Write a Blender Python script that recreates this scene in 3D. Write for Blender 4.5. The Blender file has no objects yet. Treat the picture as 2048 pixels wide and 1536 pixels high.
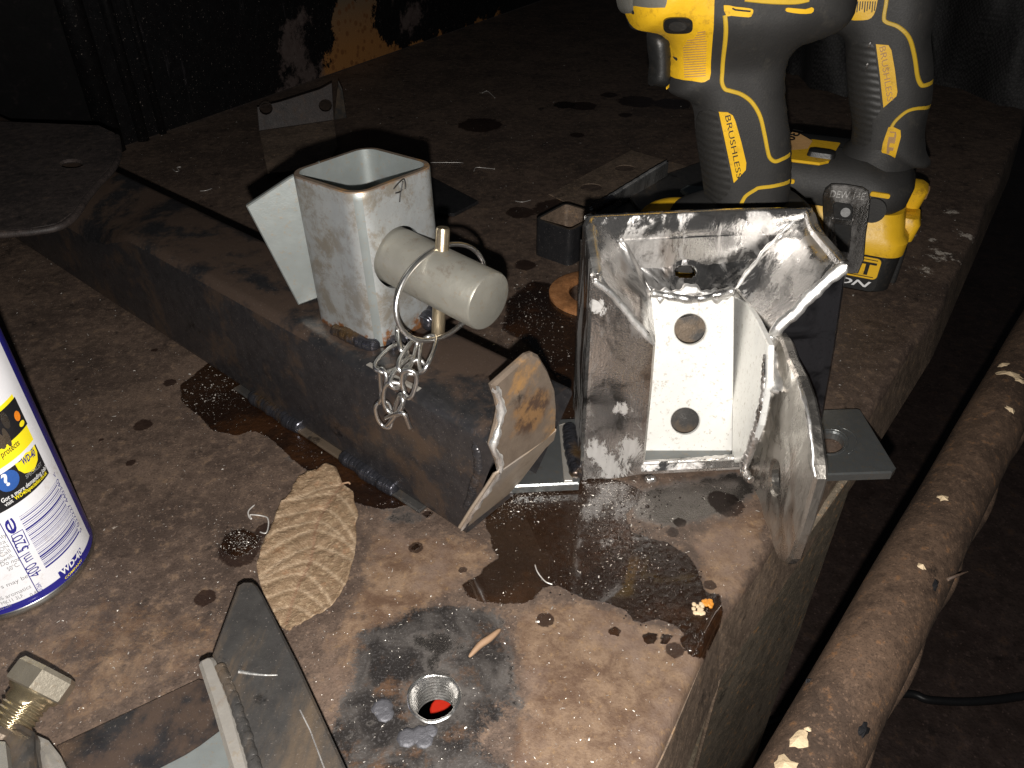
import bpy, bmesh, math, random
import numpy as np
from mathutils import Vector, Matrix
from mathutils.geometry import delaunay_2d_cdt
rnd = random.Random(7)
C = bpy.context.scene.collection
scn = bpy.context.scene

# ------------------------------------------------------------------ camera, world, flash
CAMH, PITCH, FPX = 0.27, math.radians(36.0), 1550.0
cd = bpy.data.cameras.new('camera'); cam = bpy.data.objects.new('camera', cd); C.objects.link(cam)
cd.sensor_width = 36.0; cd.lens = FPX / 2048 * 36.0; cd.clip_start = 0.01; cd.clip_end = 50
cam.location = (0, 0, CAMH); cam.rotation_euler = (math.radians(90) - PITCH, 0, 0)
scn.camera = cam
w = bpy.data.worlds.new("World"); scn.world = w; w.use_nodes = True
bg = w.node_tree.nodes['Background']; bg.inputs[0].default_value = (0.75, 0.85, 1.0, 1); bg.inputs[1].default_value = 0.014
ld = bpy.data.lights.new('phone_flash', 'POINT'); ld.energy = 10.4; ld.color = (1.0, 0.955, 0.90); ld.shadow_soft_size = 0.0022
lo = bpy.data.objects.new('phone_flash', ld); C.objects.link(lo)
UPV = Vector((0, math.sin(PITCH), math.cos(PITCH)))
lo.location = Vector((0, 0, CAMH)) - UPV * 0.017
scn.view_settings.view_transform = 'Standard'; scn.view_settings.look = 'None'
scn.view_settings.exposure = 0; scn.view_settings.gamma = 1
scn.cycles.max_bounces = 6; scn.cycles.sample_clamp_indirect = 3.0
scn.cycles.use_denoising = True

# ------------------------------------------------------------------ picture point -> place
FW = Vector((0, math.cos(PITCH), -math.sin(PITCH))); CP = Vector((0, 0, CAMH))
def ray(px, py): return FW * FPX + Vector((1, 0, 0)) * (px - 1024) + UPV * (768 - py)
def on(px, py, z=0.0):
    d = ray(px, py); return CP + d * ((z - CAMH) / d.z)
def hit(px, py, p0, n):
    d = ray(px, py); p0 = Vector(p0); n = Vector(n); return CP + d * ((p0 - CP).dot(n) / d.dot(n))
V = Vector

# ------------------------------------------------------------------ materials
class M:
    def __init__(s, name, **k):
        s.m = bpy.data.materials.new(name); s.m.use_nodes = True; s.nt = s.m.node_tree
        s.b = s.nt.nodes['Principled BSDF']; s.tc = None
        for a, v in k.items(): s.set(a, v)
    def set(s, a, v):
        n = {'col': 'Base Color', 'rough': 'Roughness', 'metal': 'Metallic', 'spec': 'Specular IOR Level', 'nrm': 'Normal', 'coat': 'Coat Weight',
             'crough': 'Coat Roughness', 'cnrm': 'Coat Normal', 'alpha': 'Alpha', 'emit': 'Emission Color', 'estr': 'Emission Strength', 'trans': 'Transmission Weight'}[a]
        s.put(s.b.inputs[n], v)
    def put(s, sock, v):
        if isinstance(v, bpy.types.NodeSocket): s.nt.links.new(v, sock)
        elif isinstance(v, (tuple, list)) and len(v) == 3 and sock.type == 'RGBA': sock.default_value = (*v, 1)
        else: sock.default_value = v
    def node(s, t, **k):
        n = s.nt.nodes.new(t)
        for a, v in k.items(): setattr(n, a, v)
        return n
    def co(s, scale=None):
        if s.tc is None: s.tc = s.node('ShaderNodeTexCoord').outputs['Object']
        if scale is None: return s.tc
        n = s.node('ShaderNodeMapping'); s.put(n.inputs[0], s.tc); n.inputs['Scale'].default_value = scale; return n.outputs[0]
    def noise(s, scale, detail=4, rough=.6, dist=0, vec=None, off=None):
        n = s.node('ShaderNodeTexNoise'); v = vec if vec is not None else s.co()
        if off is not None:
            mp = s.node('ShaderNodeMapping'); s.put(mp.inputs[0], v); mp.inputs['Location'].default_value = (off, off * .7, off * 1.3); v = mp.outputs[0]
        s.put(n.inputs['Vector'], v)
        n.inputs['Scale'].default_value = scale; n.inputs['Detail'].default_value = detail
        n.inputs['Roughness'].default_value = rough; n.inputs['Distortion'].default_value = dist
        return n.outputs[0]
    def vor(s, scale, feature='F1', vec=None, rnd=1):
        n = s.node('ShaderNodeTexVoronoi', feature=feature); s.put(n.inputs['Vector'], vec if vec is not None else s.co())
        n.inputs['Scale'].default_value = scale; n.inputs['Randomness'].default_value = rnd; return n.outputs['Distance']
    def ramp(s, f, stops, interp='LINEAR'):
        n = s.node('ShaderNodeValToRGB'); n.color_ramp.interpolation = interp; s.put(n.inputs[0], f); e = n.color_ramp.elements
        while len(e) < len(stops): e.new(0.5)
        for i, (p, c) in enumerate(stops):
            e[i].position = p; e[i].color = (c, c, c, 1) if isinstance(c, (int, float)) else (*c, 1)
        return n.outputs[0]
    def step(s, f, a, b):
        n = s.node('ShaderNodeMapRange', interpolation_type='SMOOTHSTEP'); s.put(n.inputs[0], f)
        n.inputs[1].default_value = a; n.inputs[2].default_value = b; return n.outputs[0]
    def mix(s, f, a, b, mode='MIX'):
        n = s.node('ShaderNodeMix', data_type='RGBA', blend_type=mode); s.put(n.inputs[0], f); s.put(n.inputs[6], a); s.put(n.inputs[7], b); return n.outputs[2]
    def mt(s, op, a, b=0.0, c=None):
        n = s.node('ShaderNodeMath', operation=op); s.put(n.inputs[0], a); s.put(n.inputs[1], b)
        if c is not None: s.put(n.inputs[2], c)
        return n.outputs[0]
    def lerp(s, f, a, b):
        n = s.node('ShaderNodeMix', data_type='FLOAT'); s.put(n.inputs[0], f); s.put(n.inputs[2], a); s.put(n.inputs[3], b); return n.outputs[0]
    def attr(s, name): return s.node('ShaderNodeAttribute', attribute_name=name).outputs['Fac']
    def bump(s, h, dist, strength=1, nrm=None):
        n = s.node('ShaderNodeBump'); s.put(n.inputs['Height'], h); n.inputs['Distance'].default_value = dist
        n.inputs['Strength'].default_value = strength
        if nrm is not None: s.put(n.inputs['Normal'], nrm)
        return n.outputs[0]

def mk_rust(name, dark, light, tan=None, scale=1.0, table=False):
    g = M(name)
    n1 = g.noise(22 * scale, 6, .62); n2 = g.noise(160 * scale, 5, .65, off=3.1); n3 = g.noise(900 * scale, 3, .7, off=9.7); n4 = g.noise(6 * scale, 3, .5, off=5.0)
    a = g.mt('ADD', g.mt('MULTIPLY', n1, .45), g.mt('MULTIPLY', n2, .35)); a = g.mt('ADD', a, g.mt('MULTIPLY', n4, .2))
    base = g.mix(g.step(a, .40, .60), dark, light)
    o = tan or (.30, .17, .07)
    base = g.mix(g.mt('MULTIPLY', g.step(n2, .56, .70), .75), base, o)
    base = g.mix(g.step(g.noise(40 * scale, 6, .7, off=21), .58, .68), base, tuple(x * .45 for x in dark))
    base = g.mix(g.mt('MULTIPLY', g.step(n3, .48, .66), .5), base, tuple(x * .4 for x in dark))
    base = g.mix(g.mt('MULTIPLY', g.step(g.noise(340 * scale, 6, .75, off=41), .54, .66), .6), base, tuple(min(1, x * 1.7) for x in light))
    base = g.mix(g.mt('MULTIPLY', g.step(g.noise(75 * scale, 7, .75, off=51), .52, .64), .55), base, tuple(x * .6 for x in dark))
    sp = g.vor(420 * scale); base = g.mix(g.mt('MULTIPLY', g.step(sp, .16, .05), .55), base, tuple(min(1, x * 2.6) for x in light))
    rough = g.lerp(n2, .42, .8); metal = .0
    h = g.mt('ADD', g.mt('MULTIPLY', n2, .7), g.mt('MULTIPLY', n3, .5))
    if table:
        edge = g.mt('ADD', g.mt('MULTIPLY', g.mt('SUBTRACT', g.noise(110, 7, .72, off=31), .5), 1.3), g.mt('MULTIPLY', g.mt('SUBTRACT', n3, .5), .35))
        def mask(nm, lo=.44, hi=.56, k=1.0): return g.step(g.mt('ADD', g.attr(nm), g.mt('MULTIPLY', edge, k)), lo, hi)
        tn = mask('tan', .3, .7, 1.4)
        tcol = g.mix(g.step(g.noise(95, 7, .72, .4, off=61), .34, .68), (.090, .052, .032), (.205, .138, .090)); tcol = g.mix(g.mt('MULTIPLY', g.step(n1, .48, .60), .7), tcol, (.15, .105, .082))
        tcol = g.mix(g.mt('MULTIPLY', g.step(g.noise(260, 6, .75, off=71), .54, .68), .45), tcol, (.30, .185, .085))
        tcol = g.mix(g.mt('MULTIPLY', g.step(n3, .50, .66), .35), tcol, (.075, .038, .022))
        base = g.mix(tn, base, tcol)
        so = mask('soot', .35, .62, 1.5)
        scol = g.mix(g.step(g.noise(55, 5, .6, .8, off=2), .36, .70), (.026, .023, .022), (.120, .108, .10)); scol = g.mix(g.step(g.noise(60, 7, .7, off=81), .52, .66), scol, (.13, .075, .045)); scol = g.mix(g.mt('MULTIPLY', g.step(n3, .52, .68), .35), scol, (.20, .19, .19))
        base = g.mix(so, base, scol)
        gr = mask('grey', .35, .7, .8)
        base = g.mix(gr, base, g.mix(n2, (.10, .09, .085), (.24, .22, .205)))
        metal = g.mt('MAXIMUM', g.mt('MULTIPLY', so, .35), g.mt('MULTIPLY', gr, .9))
        rough = g.lerp(so, rough, g.lerp(n2, .28, .55)); rough = g.lerp(gr, rough, .23)
        pl = mask('pale', .45, .55, .9)
        base = g.mix(pl, base, g.mix(n3, (.35, .28, .22), (.75, .70, .62)))
        st = mask('stain', .42, .5, .35); base = g.mix(g.mt('MULTIPLY', st, .84), base, (.018, .010, .008))
        rough = g.lerp(st, rough, .3)
        wet = mask('wet', .44, .5, .32)
        wc = g.mix(g.step(n1, .48, .62), (.012, .0055, .003), (.032, .013, .005)); wc = g.mix(g.step(n4, .52, .6), wc, (.022, .011, .006))
        base = g.mix(wet, base, wc)
        metal = g.lerp(wet, metal, 0.0); rough = g.lerp(wet, rough, g.lerp(g.step(n2, .4, .6), .07, .25))
        hh = g.mt('ADD', g.mt('MULTIPLY', g.noise(260, 5, .7, .8, off=4), 1.6), g.mt('MULTIPLY', g.vor(330), .9))
        h = g.lerp(wet, h, hh)
        g.set('nrm', g.bump(h, .00045, 1.0))
        g.set('coat', g.mt('MULTIPLY', wet, .9)); g.b.inputs['Coat Roughness'].default_value = .06
    else:
        g.set('nrm', g.bump(h, .0004 / scale, 1.0))
    g.set('col', base); g.set('rough', rough); g.set('metal', metal)
    return g.m

def mk_black(name, lo_=(.010, .011, .013), hi=(.05, .048, .05), brown=(.10, .062, .04), bf=.55, rough=(.22, .5), metal=.45, stretch=(1, 1, 1)):
    g = M(name)
    n1 = g.noise(24, 8, .68, .15, g.co(stretch)); n2 = g.noise(170, 5, .65, off=4); n3 = g.noise(38, 8, .7, .2, off=8); n4 = g.noise(1100, 2, .6, off=8)
    c = g.mix(n2, lo_, hi)
    c = g.mix(g.mt('MULTIPLY', g.step(n1, bf, bf + .12), .85), c, brown)
    c = g.mix(g.mt('MULTIPLY', g.step(n3, .62, .70), .8), c, (.006, .006, .007))
    c = g.mix(g.mt('MULTIPLY', g.step(n4, .66, .72), .6), c, (.25, .22, .2))
    g.set('col', c); g.set('metal', metal); g.set('rough', g.lerp(n1, rough[0], rough[1]))
    if 'worn' in name:
        pt = g.step(g.mt('ADD', g.attr('patch'), g.mt('MULTIPLY', g.mt('SUBTRACT', g.noise(90, 7, .7, off=33), .5), 1.3)), .40, .75)
        c = g.mix(pt, c, g.mix(g.step(g.noise(120, 6, .7, off=44), .42, .58), (.27, .155, .07), (.09, .055, .038))); g.set('col', c)
    g.set('nrm', g.bump(g.mt('ADD', n2, g.mt('MULTIPLY', n4, .4)), .0002))
    return g.m

def mk_galv(name, base=(.52, .54, .55), dirty=(.22, .17, .12), dirt=.55, metal=.55, rough=(.32, .5), rusty=False, sp=.93, bd=.00014):
    g = M(name)
    n1 = g.noise(58, 8, .74, .2); n2 = g.noise(420, 4, .7, off=7); sv = g.vor(170, 'F1'); n5 = g.noise(20, 4, .6, 0, g.co((1, 1, .25)))
    c = g.mix(g.step(sv, .1, .7), base, tuple(x * sp for x in base))
    c = g.mix(g.mt('MULTIPLY', g.step(n1, dirt, dirt + .16), .65), c, dirty)
    c = g.mix(g.mt('MULTIPLY', g.step(n2, .56, .66), .45), c, (.30, .24, .17))
    c = g.mix(g.mt('MULTIPLY', g.step(n5, .55, .7), .3), c, (.30, .33, .36))
    if rusty:
        r = g.step(g.mt('ADD', g.attr('rusty'), g.mt('MULTIPLY', g.mt('SUBTRACT', g.noise(130, 6, .7, off=14), .5), 1.6)), .40, .62)
        c = g.mix(r, c, g.mix(n2, (.33, .13, .03), (.14, .07, .04)))
        so = g.step(g.mt('ADD', g.attr('burnt'), g.mt('MULTIPLY', g.mt('SUBTRACT', g.noise(110, 6, .7, off=17), .5), 1.2)), .40, .66)
        c = g.mix(so, c, (.055, .05, .055))
    g.set('col', c); g.set('metal', metal); g.set('rough', g.lerp(n1, rough[0], rough[1])); g.set('nrm', g.bump(g.mt('ADD', n2, n1), bd))
    return g.m

def mk_polish(name, base=(.62, .605, .59), lo_=.10, hi=.46, dark=.4, wavy=.0006, cut=(.40, .62), tint=.5, ground=False):
    g = M(name)
    n1 = g.noise(30, 5, .6, 1.5); n2 = g.noise(500, 3, .6, 0, g.co((1, 1, .10))); n3 = g.noise(42, 3, .5, .5, g.co((1, 1, .45)), off=6); n4 = g.noise(900, 3, .6, off=2); n5 = g.noise(44, 7, .7, .8, g.co((1, 1, .5)), off=12)
    c = g.mix(g.step(n1, .50, .70), base, tuple(x * dark for x in base))
    c = g.mix(g.mt('MULTIPLY', g.step(n3, .56, .70), tint), c, (.30, .22, .165))
    c = g.mix(g.mt('MULTIPLY', g.step(n4, .60, .68), .5), c, tuple(x * .45 for x in base))
    big = g.step(n5, cut[0], cut[1]); r_ = g.lerp(big, lo_, hi)
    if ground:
        glare = g.step(g.mt('ADD', g.attr('ground'), g.mt('MULTIPLY', g.mt('SUBTRACT', g.noise(95, 9, .82, .8, g.co((1, 1, .55)), off=77), .5), 3.2)), .45, .62)
        r_ = g.lerp(glare, r_, .56); c = g.mix(glare, c, (.92, .91, .89))  # rough ground patches, their colour whitened to paint in a glare
    r_ = g.mt('ADD', r_, g.mt('MULTIPLY', g.mt('SUBTRACT', n2, .5), .18))
    g.set('col', c); g.set('metal', .95); g.set('rough', g.mt('MAXIMUM', r_, .05))
    b1 = g.bump(n3, wavy, 1); b2 = g.bump(n2, .00012, 1, b1)
    g.set('nrm', g.bump(g.mt('ADD', n4, g.mt('MULTIPLY', n5, 1.5)), .00010, 1, b2))
    return g.m

def mk_plain(name, col, rough=.5, metal=0, bs=300, bd=.0002, var=.25, dirt=None, da=.6, stretch=None):
    g = M(name)
    n1 = g.noise(bs, 5, .65); n2 = g.noise(50, 5, .65, off=3)
    c = g.mix(g.step(n2, .3, .75), col, tuple(x * (1 - var) for x in col))
    if dirt: c = g.mix(g.mt('MULTIPLY', g.step(g.noise(90, 7, .75, off=9), .54, .68), da), c, dirt)
    g.set('col', c); g.set('rough', g.lerp(n1, rough * .8, min(1, rough * 1.2))); g.set('metal', metal)
    g.set('nrm', g.bump(n1, bd)); return g.m

MAT = {}
MAT['table'] = mk_rust('rusty_bench_steel', (.058, .040, .031), (.122, .084, .062), (.165, .108, .068), table=True)
MAT['side'] = mk_rust('rusty_side_steel', (.10, .072, .052), (.20, .145, .105), (.27, .17, .09))
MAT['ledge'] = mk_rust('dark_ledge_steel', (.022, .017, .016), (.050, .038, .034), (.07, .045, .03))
MAT['leg'] = mk_rust('rusty_leg_steel', (.12, .098, .07), (.21, .17, .125), (.50, .24, .07))
MAT['floor'] = mk_rust('dirty_floor', (.035, .022, .018), (.060, .040, .034), (.09, .05, .03), scale=.3)
MAT['pipe'] = mk_rust('rusty_pipe_steel', (.058, .038, .027), (.122, .078, .052), (.23, .115, .05))
MAT['washer'] = mk_rust('orange_rust', (.22, .095, .035), (.38, .17, .065), (.40, .2, .09), scale=1.6)
MAT['beam'] = mk_black('beam_steel', (.014, .014, .017), (.075, .070, .072), (.10, .070, .052), bf=.50, rough=(.18, .42), metal=.5)
MAT['beam_top'] = mk_black('beam_top_steel', brown=(.105, .072, .054), bf=.42)
MAT['dark'] = mk_black('dark_scale_steel', hi=(.035, .034, .036), bf=.62, metal=.3)
MAT['wall'] = None
MAT['skid'] = mk_galv('worn_skid_steel', (.46, .37, .285), (.25, .17, .105), dirt=.50, metal=.3, rough=(.3, .5))
MAT['galv'] = mk_galv('galvanised_tube', (.40, .415, .415), (.19, .15, .095), dirt=.44, rusty=True)
MAT['galv2'] = mk_galv('galvanised_plate', (.27, .295, .29), dirt=.58, bd=.00006)
MAT['white'] = mk_galv('bright_galvanised', (.84, .835, .80), (.50, .43, .30), dirt=.64, metal=.3, rough=(.3, .42), sp=.96)
MAT['bar'] = mk_galv('zinc_flat_bar', (.235, .245, .245), (.07, .06, .055), dirt=.60, metal=.8, rough=(.22, .38))
MAT['pin'] = mk_galv('pin_zinc', (.33, .32, .28), (.17, .125, .09), dirt=.55, metal=.6, rough=(.33, .45))
MAT['polish'] = mk_polish('polished_steel', (.74, .72, .70), lo_=.05, hi=.46, cut=(.44, .57), dark=.30, wavy=.0005)
MAT['panel'] = mk_polish('ground_glare_panel_steel', (.70, .68, .66), lo_=.05, hi=.38, cut=(.47, .62), dark=.22, wavy=.0006, ground=True)
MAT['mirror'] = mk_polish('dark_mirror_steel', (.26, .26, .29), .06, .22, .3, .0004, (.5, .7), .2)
MAT['backpanel'] = mk_polish('scuffed_mirror_steel', (.50, .49, .48), .05, .42, .5, .0004, (.47, .56))
MAT['ground'] = mk_polish('ground_edge_steel', (.88, .87, .85), .36, .55, .75, .0005, tint=.15)
MAT['wornplate'] = mk_black('worn_end_plate', (.10, .078, .060), (.25, .195, .15), (.42, .23, .08), .50, (.3, .55), .35)
MAT['wire'] = mk_plain('zinc_wire', (.85, .84, .82), .33, 1, 500, .0001, .2, (.3, .25, .2), .3)
MAT['brass'] = mk_plain('passivated_zinc', (.58, .48, .33), .3, .9, 400, .0001, .3, (.2, .14, .08), .4)
MAT['weld'] = mk_black('weld_metal', (.03, .032, .04), (.13, .13, .15), (.20, .12, .05), .50, (.14, .34), .8)
MAT['weldbright'] = mk_polish('bright_weld', (.75, .74, .72), .2, .45, .7, .0005, tint=.25)
MAT['spatter'] = mk_plain('grey_spatter', (.13, .13, .145), .5, .4, 500, .0005, .4)
MAT['rubber'] = mk_plain('black_rubber', (.030, .029, .028), .62, 0, 900, .00015, .25, (.055, .05, .042), .5)
MAT['rubber2'] = mk_plain('ribbed_rubber', (.024, .023, .022), .55, 0, 700, .0003, .2, (.045, .04, .035), .5)
MAT['blackpl'] = mk_plain('black_plastic', (.016, .016, .016), .42, 0, 500, .00015, .2, (.05, .04, .03), .5)
MAT['yellow'] = mk_plain('yellow_plastic', (.80, .47, .018), .42, 0, 350, .00015, .12, (.22, .11, .02), .55)
MAT['yellowline'] = mk_plain('yellow_line', (.62, .40, .03), .45, 0, 350, .0001, .15, (.22, .13, .03), .4)
MAT['ink'] = mk_plain('dark_ink', (.012, .011, .010), .5)
MAT['canblue'] = mk_plain('can_blue', (.020, .018, .20), .22, 0, 200, .00002, .05)
MAT['canwhite'] = mk_plain('can_white', (.74, .74, .77), .25, 0, 200, .00002, .05, (.45, .38, .32), .4)
MAT['canyellow'] = mk_plain('can_yellow', (.86, .72, .02), .25, 0, 200, .00002, .03)
MAT['canblack'] = mk_plain('can_black', (.014, .014, .016), .22, 0, 200, .00002, .05)
MAT['canrim'] = mk_plain('can_rim_metal', (.55, .55, .52), .28, 1, 200, .00005, .2)
MAT['grey'] = mk_plain('grey_ink', (.22, .22, .22), .4)
MAT['orange'] = mk_plain('orange_ink', (.85, .25, .02), .3)
MAT['sphere'] = mk_plain('blue_ball_ink', (.03, .10, .35), .3)
MAT['whiteink'] = mk_plain('white_ink', (.8, .8, .8), .3)
MAT['bolt'] = mk_galv('bolt_zinc', (.40, .36, .29), (.20, .14, .09), dirt=.55, metal=.75, rough=(.28, .45))
MAT['boltgold'] = mk_galv('oily_gold_thread', (.42, .345, .22), (.16, .11, .06), dirt=.50, metal=.85, rough=(.16, .3))
MAT['gusset'] = mk_black('gusset_steel', (.035, .034, .034), (.10, .095, .09), (.155, .115, .08), .46, (.3, .5), .5, (1, .25, 1))
MAT['cutedge'] = mk_galv('cut_edge_steel', (.34, .32, .29), (.22, .14, .08), dirt=.55, metal=.5, rough=(.35, .5))
MAT['red'] = mk_plain('red_plastic', (.42, .02, .008), .4)
MAT['stick'] = mk_plain('twig', (.32, .20, .12), .7)
MAT['shaving'] = mk_plain('bright_shaving', (.62, .58, .53), .4, .45)
MAT['curl'] = mk_plain('pale_curl', (.75, .72, .68), .4, .5)
MAT['tape'] = mk_plain('brown_tape', (.46, .27, .11), .6)
MAT['cable'] = mk_plain('black_cable', (.012, .012, .013), .4)
MAT['flake'] = mk_plain('cream_paint', (.72, .56, .36), .55, 0, 400, .0006, .3, (.35, .18, .06), .5)
MAT['flake2'] = mk_plain('orange_flake', (.75, .30, .04), .35, 0, 400, .0006, .3)

def mk_ribbed():
    g = M('grip_rubber'); wv = g.node('ShaderNodeTexWave', bands_direction='Z'); g.put(wv.inputs[0], g.co((1, 1, 1)))
    wv.inputs['Scale'].default_value = 75; wv.inputs['Distortion'].default_value = 2.5
    n = g.noise(800, 3, .6)
    g.set('col', g.mix(n, (.018, .018, .017), (.038, .036, .034))); g.set('rough', .5)
    g.set('nrm', g.bump(g.mt('ADD', wv.outputs['Fac'], g.mt('MULTIPLY', n, .3)), .0002)); return g.m
MAT['ribbed'] = mk_ribbed()

def mk_leaf():
    g = M('dry_leaf'); n1 = g.noise(60, 6, .65); n2 = g.noise(500, 5, .7, off=3); vn = g.attr('vein')
    c = g.mix(n1, (.150, .095, .056), (.28, .19, .112)); c = g.mix(g.mt('MULTIPLY', g.step(n2, .5, .66), .6), c, (.44, .33, .21))
    c = g.mix(g.mt('MULTIPLY', g.step(g.noise(140, 6, .7, off=7), .56, .68), .6), c, (.27, .145, .075))
    c = g.mix(g.mt('MULTIPLY', vn, .8), c, (.50, .38, .26)); c = g.mix(g.attr('mid'), c, (.20, .10, .06))
    g.set('col', c); g.set('rough', .55)
    g.set('nrm', g.bump(g.mt('ADD', n2, g.mt('MULTIPLY', g.noise(130, 6, .7, 1.2), 1.9)), .0008)); return g.m
MAT['leaf'] = mk_leaf()

def mk_wall():
    g = M('scuffed_black_paint')
    n1 = g.noise(14, 6, .7); n2 = g.noise(120, 6, .75, off=3); n3 = g.noise(500, 3, .7, off=5); st = g.noise(70, 4, .7, .4, g.co((1, 1, .12)))
    c = g.mix(n2, (.0015, .0015, .002), (.007, .0065, .007))
    c = g.mix(g.mt('MULTIPLY', g.step(st, .62, .74), .5), c, (.05, .045, .05))
    c = g.mix(g.mt('MULTIPLY', g.step(n3, .66, .70), .9), c, (.20, .17, .15))
    ed = g.mt('MULTIPLY', g.mt('SUBTRACT', g.noise(30, 8, .75, off=12), .5), 1.5)
    pr = g.step(g.mt('ADD', g.attr('primer'), ed), .48, .54)
    pc = g.mix(g.step(n1, .42, .58), (.085, .085, .07), (.26, .125, .045)); pc = g.mix(g.attr('rusty'), (.085, .09, .075), (.28, .13, .042))
    pc = g.mix(g.mt('MULTIPLY', g.step(g.vor(95), .42, .22), .7), pc, (.14, .055, .02))
    c = g.mix(pr, c, pc)
    sc = g.step(g.mt('ADD', g.attr('scuff'), ed), .44, .62); c = g.mix(g.mt('MULTIPLY', sc, .8), c, g.mix(n2, (.035, .018, .016), (.16, .13, .12)))
    g.set('col', c); g.set('rough', g.lerp(n2, .25, .6)); g.set('nrm', g.bump(g.mt('ADD', n2, n3), .0002)); return g.m
MAT['wall'] = mk_wall()
def mk_bag():
    g = M('black_mesh_fabric'); a = g.node('ShaderNodeTexChecker'); g.put(a.inputs[0], g.co((1, 1, 1))); a.inputs['Scale'].default_value = 330
    g.set('col', g.mix(a.outputs['Fac'], (.003, .003, .0035), (.014, .0135, .014))); g.set('rough', .7)
    g.set('nrm', g.bump(g.mt('ADD', a.outputs['Fac'], g.mt('MULTIPLY', g.noise(30, 4, .6), 4)), .0010)); return g.m
MAT['bag'] = mk_bag()

# ------------------------------------------------------------------ object helpers
def tag(o, label=None, cat=None, group=None, kind=None):
    if label: o['label'] = label
    if cat: o['category'] = cat
    if group: o['group'] = group
    if kind: o['kind'] = kind
    return o
def thing(name, label, cat, loc=(0, 0, 0), group=None):
    o = bpy.data.objects.new(name, None); C.objects.link(o); o.location = loc; o.empty_display_size = .01
    tag(o, label, cat, group); bpy.context.view_layer.update(); return o
def obj(name, vs, fs, mat, parent=None, smooth=False, attrs=None):
    me = bpy.data.meshes.new(name); off = Vector(parent_loc(parent)) if parent else Vector((0, 0, 0))
    me.from_pydata([tuple(Vector(v)) for v in vs], [], fs); me.update()
    if smooth: me.polygons.foreach_set('use_smooth', [True] * len(me.polygons))
    if attrs:
        for k, a in attrs.items():
            at = me.attributes.new(k, 'FLOAT', 'POINT'); at.data.foreach_set('value', np.asarray(a, dtype=np.float32))
    me.materials.append(mat if not isinstance(mat, str) else MAT[mat])
    o = bpy.data.objects.new(name, me); C.objects.link(o)
    if parent:
        o.parent = parent; o.matrix_parent_inverse = Matrix.Translation(-off)
    return o
def parent_loc(p): return p.location if p.parent is None else Vector((0, 0, 0))
def smooth_by_angle(o, deg=35):
    me = o.data; bm = bmesh.new(); bm.from_mesh(me); lim = math.radians(deg)
    for f in bm.faces: f.smooth = True
    for e in bm.edges:
        if len(e.link_faces) == 2 and e.calc_face_angle(0) > lim: e.smooth = False
    bm.to_mesh(me); bm.free(); return o

class Mesh:                                   # collects pieces of one part
    def __init__(s): s.v = []; s.f = []
    def add(s, vs, fs):
        n = len(s.v); s.v += [Vector(v) for v in vs]; s.f += [tuple(i + n for i in f) for f in fs]; return s

def sweep(path, r, seg=10, closed=False, prof=None, cap=True):
    path = [Vector(p) for p in path]; n = len(path); vs = []; fs = []
    T = []
    for i in range(n):
        a = path[(i - 1) % n] if (closed or i > 0) else path[i]; b = path[(i + 1) % n] if (closed or i < n - 1) else path[i]
        T.append((b - a).normalized())
    u = T[0].orthogonal().normalized(); R = []
    for i in range(n):
        u = (u - T[i] * u.dot(T[i])).normalized(); R.append((u.copy(), T[i].cross(u)))
    if closed:                                # spread the closing twist
        u2 = (R[-1][0] - T[0] * R[-1][0].dot(T[0])).normalized(); ang = math.atan2(u2.cross(R[0][0]).dot(T[0]), u2.dot(R[0][0]))
        R = [(Matrix.Rotation(ang * i / n, 3, T[i]) @ a, Matrix.Rotation(ang * i / n, 3, T[i]) @ b) for i, (a, b) in enumerate(R)]
    for i in range(n):
        ri = r(i / (n - 1)) if callable(r) else (r[i] if isinstance(r, (list, tuple)) else r)
        for k in range(seg):
            t = 2 * math.pi * k / seg
            if prof: a, b = prof[k]
            else: a, b = math.cos(t), math.sin(t)
            vs.append(path[i] + R[i][0] * a * ri + R[i][1] * b * ri)
    m = n if closed else n - 1
    for i in range(m):
        for k in range(seg):
            j = (i + 1) % n
            fs.append((i * seg + k, i * seg + (k + 1) % seg, j * seg + (k + 1) % seg, j * seg + k))
    if not closed and cap:
        fs.append(tuple(range(seg - 1, -1, -1))); fs.append(tuple((n - 1) * seg + k for k in range(seg)))
    return vs, fs

def spline(pts, n=8, closed=False):
    pts = [Vector(p) for p in pts]; out = []; m = len(pts)
    rng = range(m) if closed else range(m - 1)
    for i in rng:
        g = (lambda k: pts[k % m]) if closed else (lambda k: pts[max(0, min(m - 1, k))])
        p0, p1, p2, p3 = g(i - 1), g(i), g(i + 1), g(i + 2)
        for k in range(n):
            t = k / n
            out.append(.5 * ((2 * p1) + (p2 - p0) * t + (2 * p0 - 5 * p1 + 4 * p2 - p3) * t * t + (3 * p1 - p0 - 3 * p2 + p3) * t ** 3))
    if not closed: out.append(pts[-1])
    return out

def ellipsoid(c, ax, seg=8, rings=5):
    c = Vector(c); vs = [c + ax[2]]; fs = []
    for i in range(1, rings):
        th = math.pi * i / rings
        for k in range(seg):
            ph = 2 * math.pi * k / seg
            vs.append(c + ax[0] * math.sin(th) * math.cos(ph) + ax[1] * math.sin(th) * math.sin(ph) + ax[2] * math.cos(th))
    vs.append(c - ax[2]); L = len(vs) - 1
    for k in range(seg):
        k2 = (k + 1) % seg; fs.append((0, 1 + k, 1 + k2)); fs.append((L, 1 + (rings - 2) * seg + k2, 1 + (rings - 2) * seg + k))
        for i in range(rings - 2):
            a = 1 + i * seg; fs.append((a + k, a + seg + k, a + seg + k2, a + k2))
    return vs, fs

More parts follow.
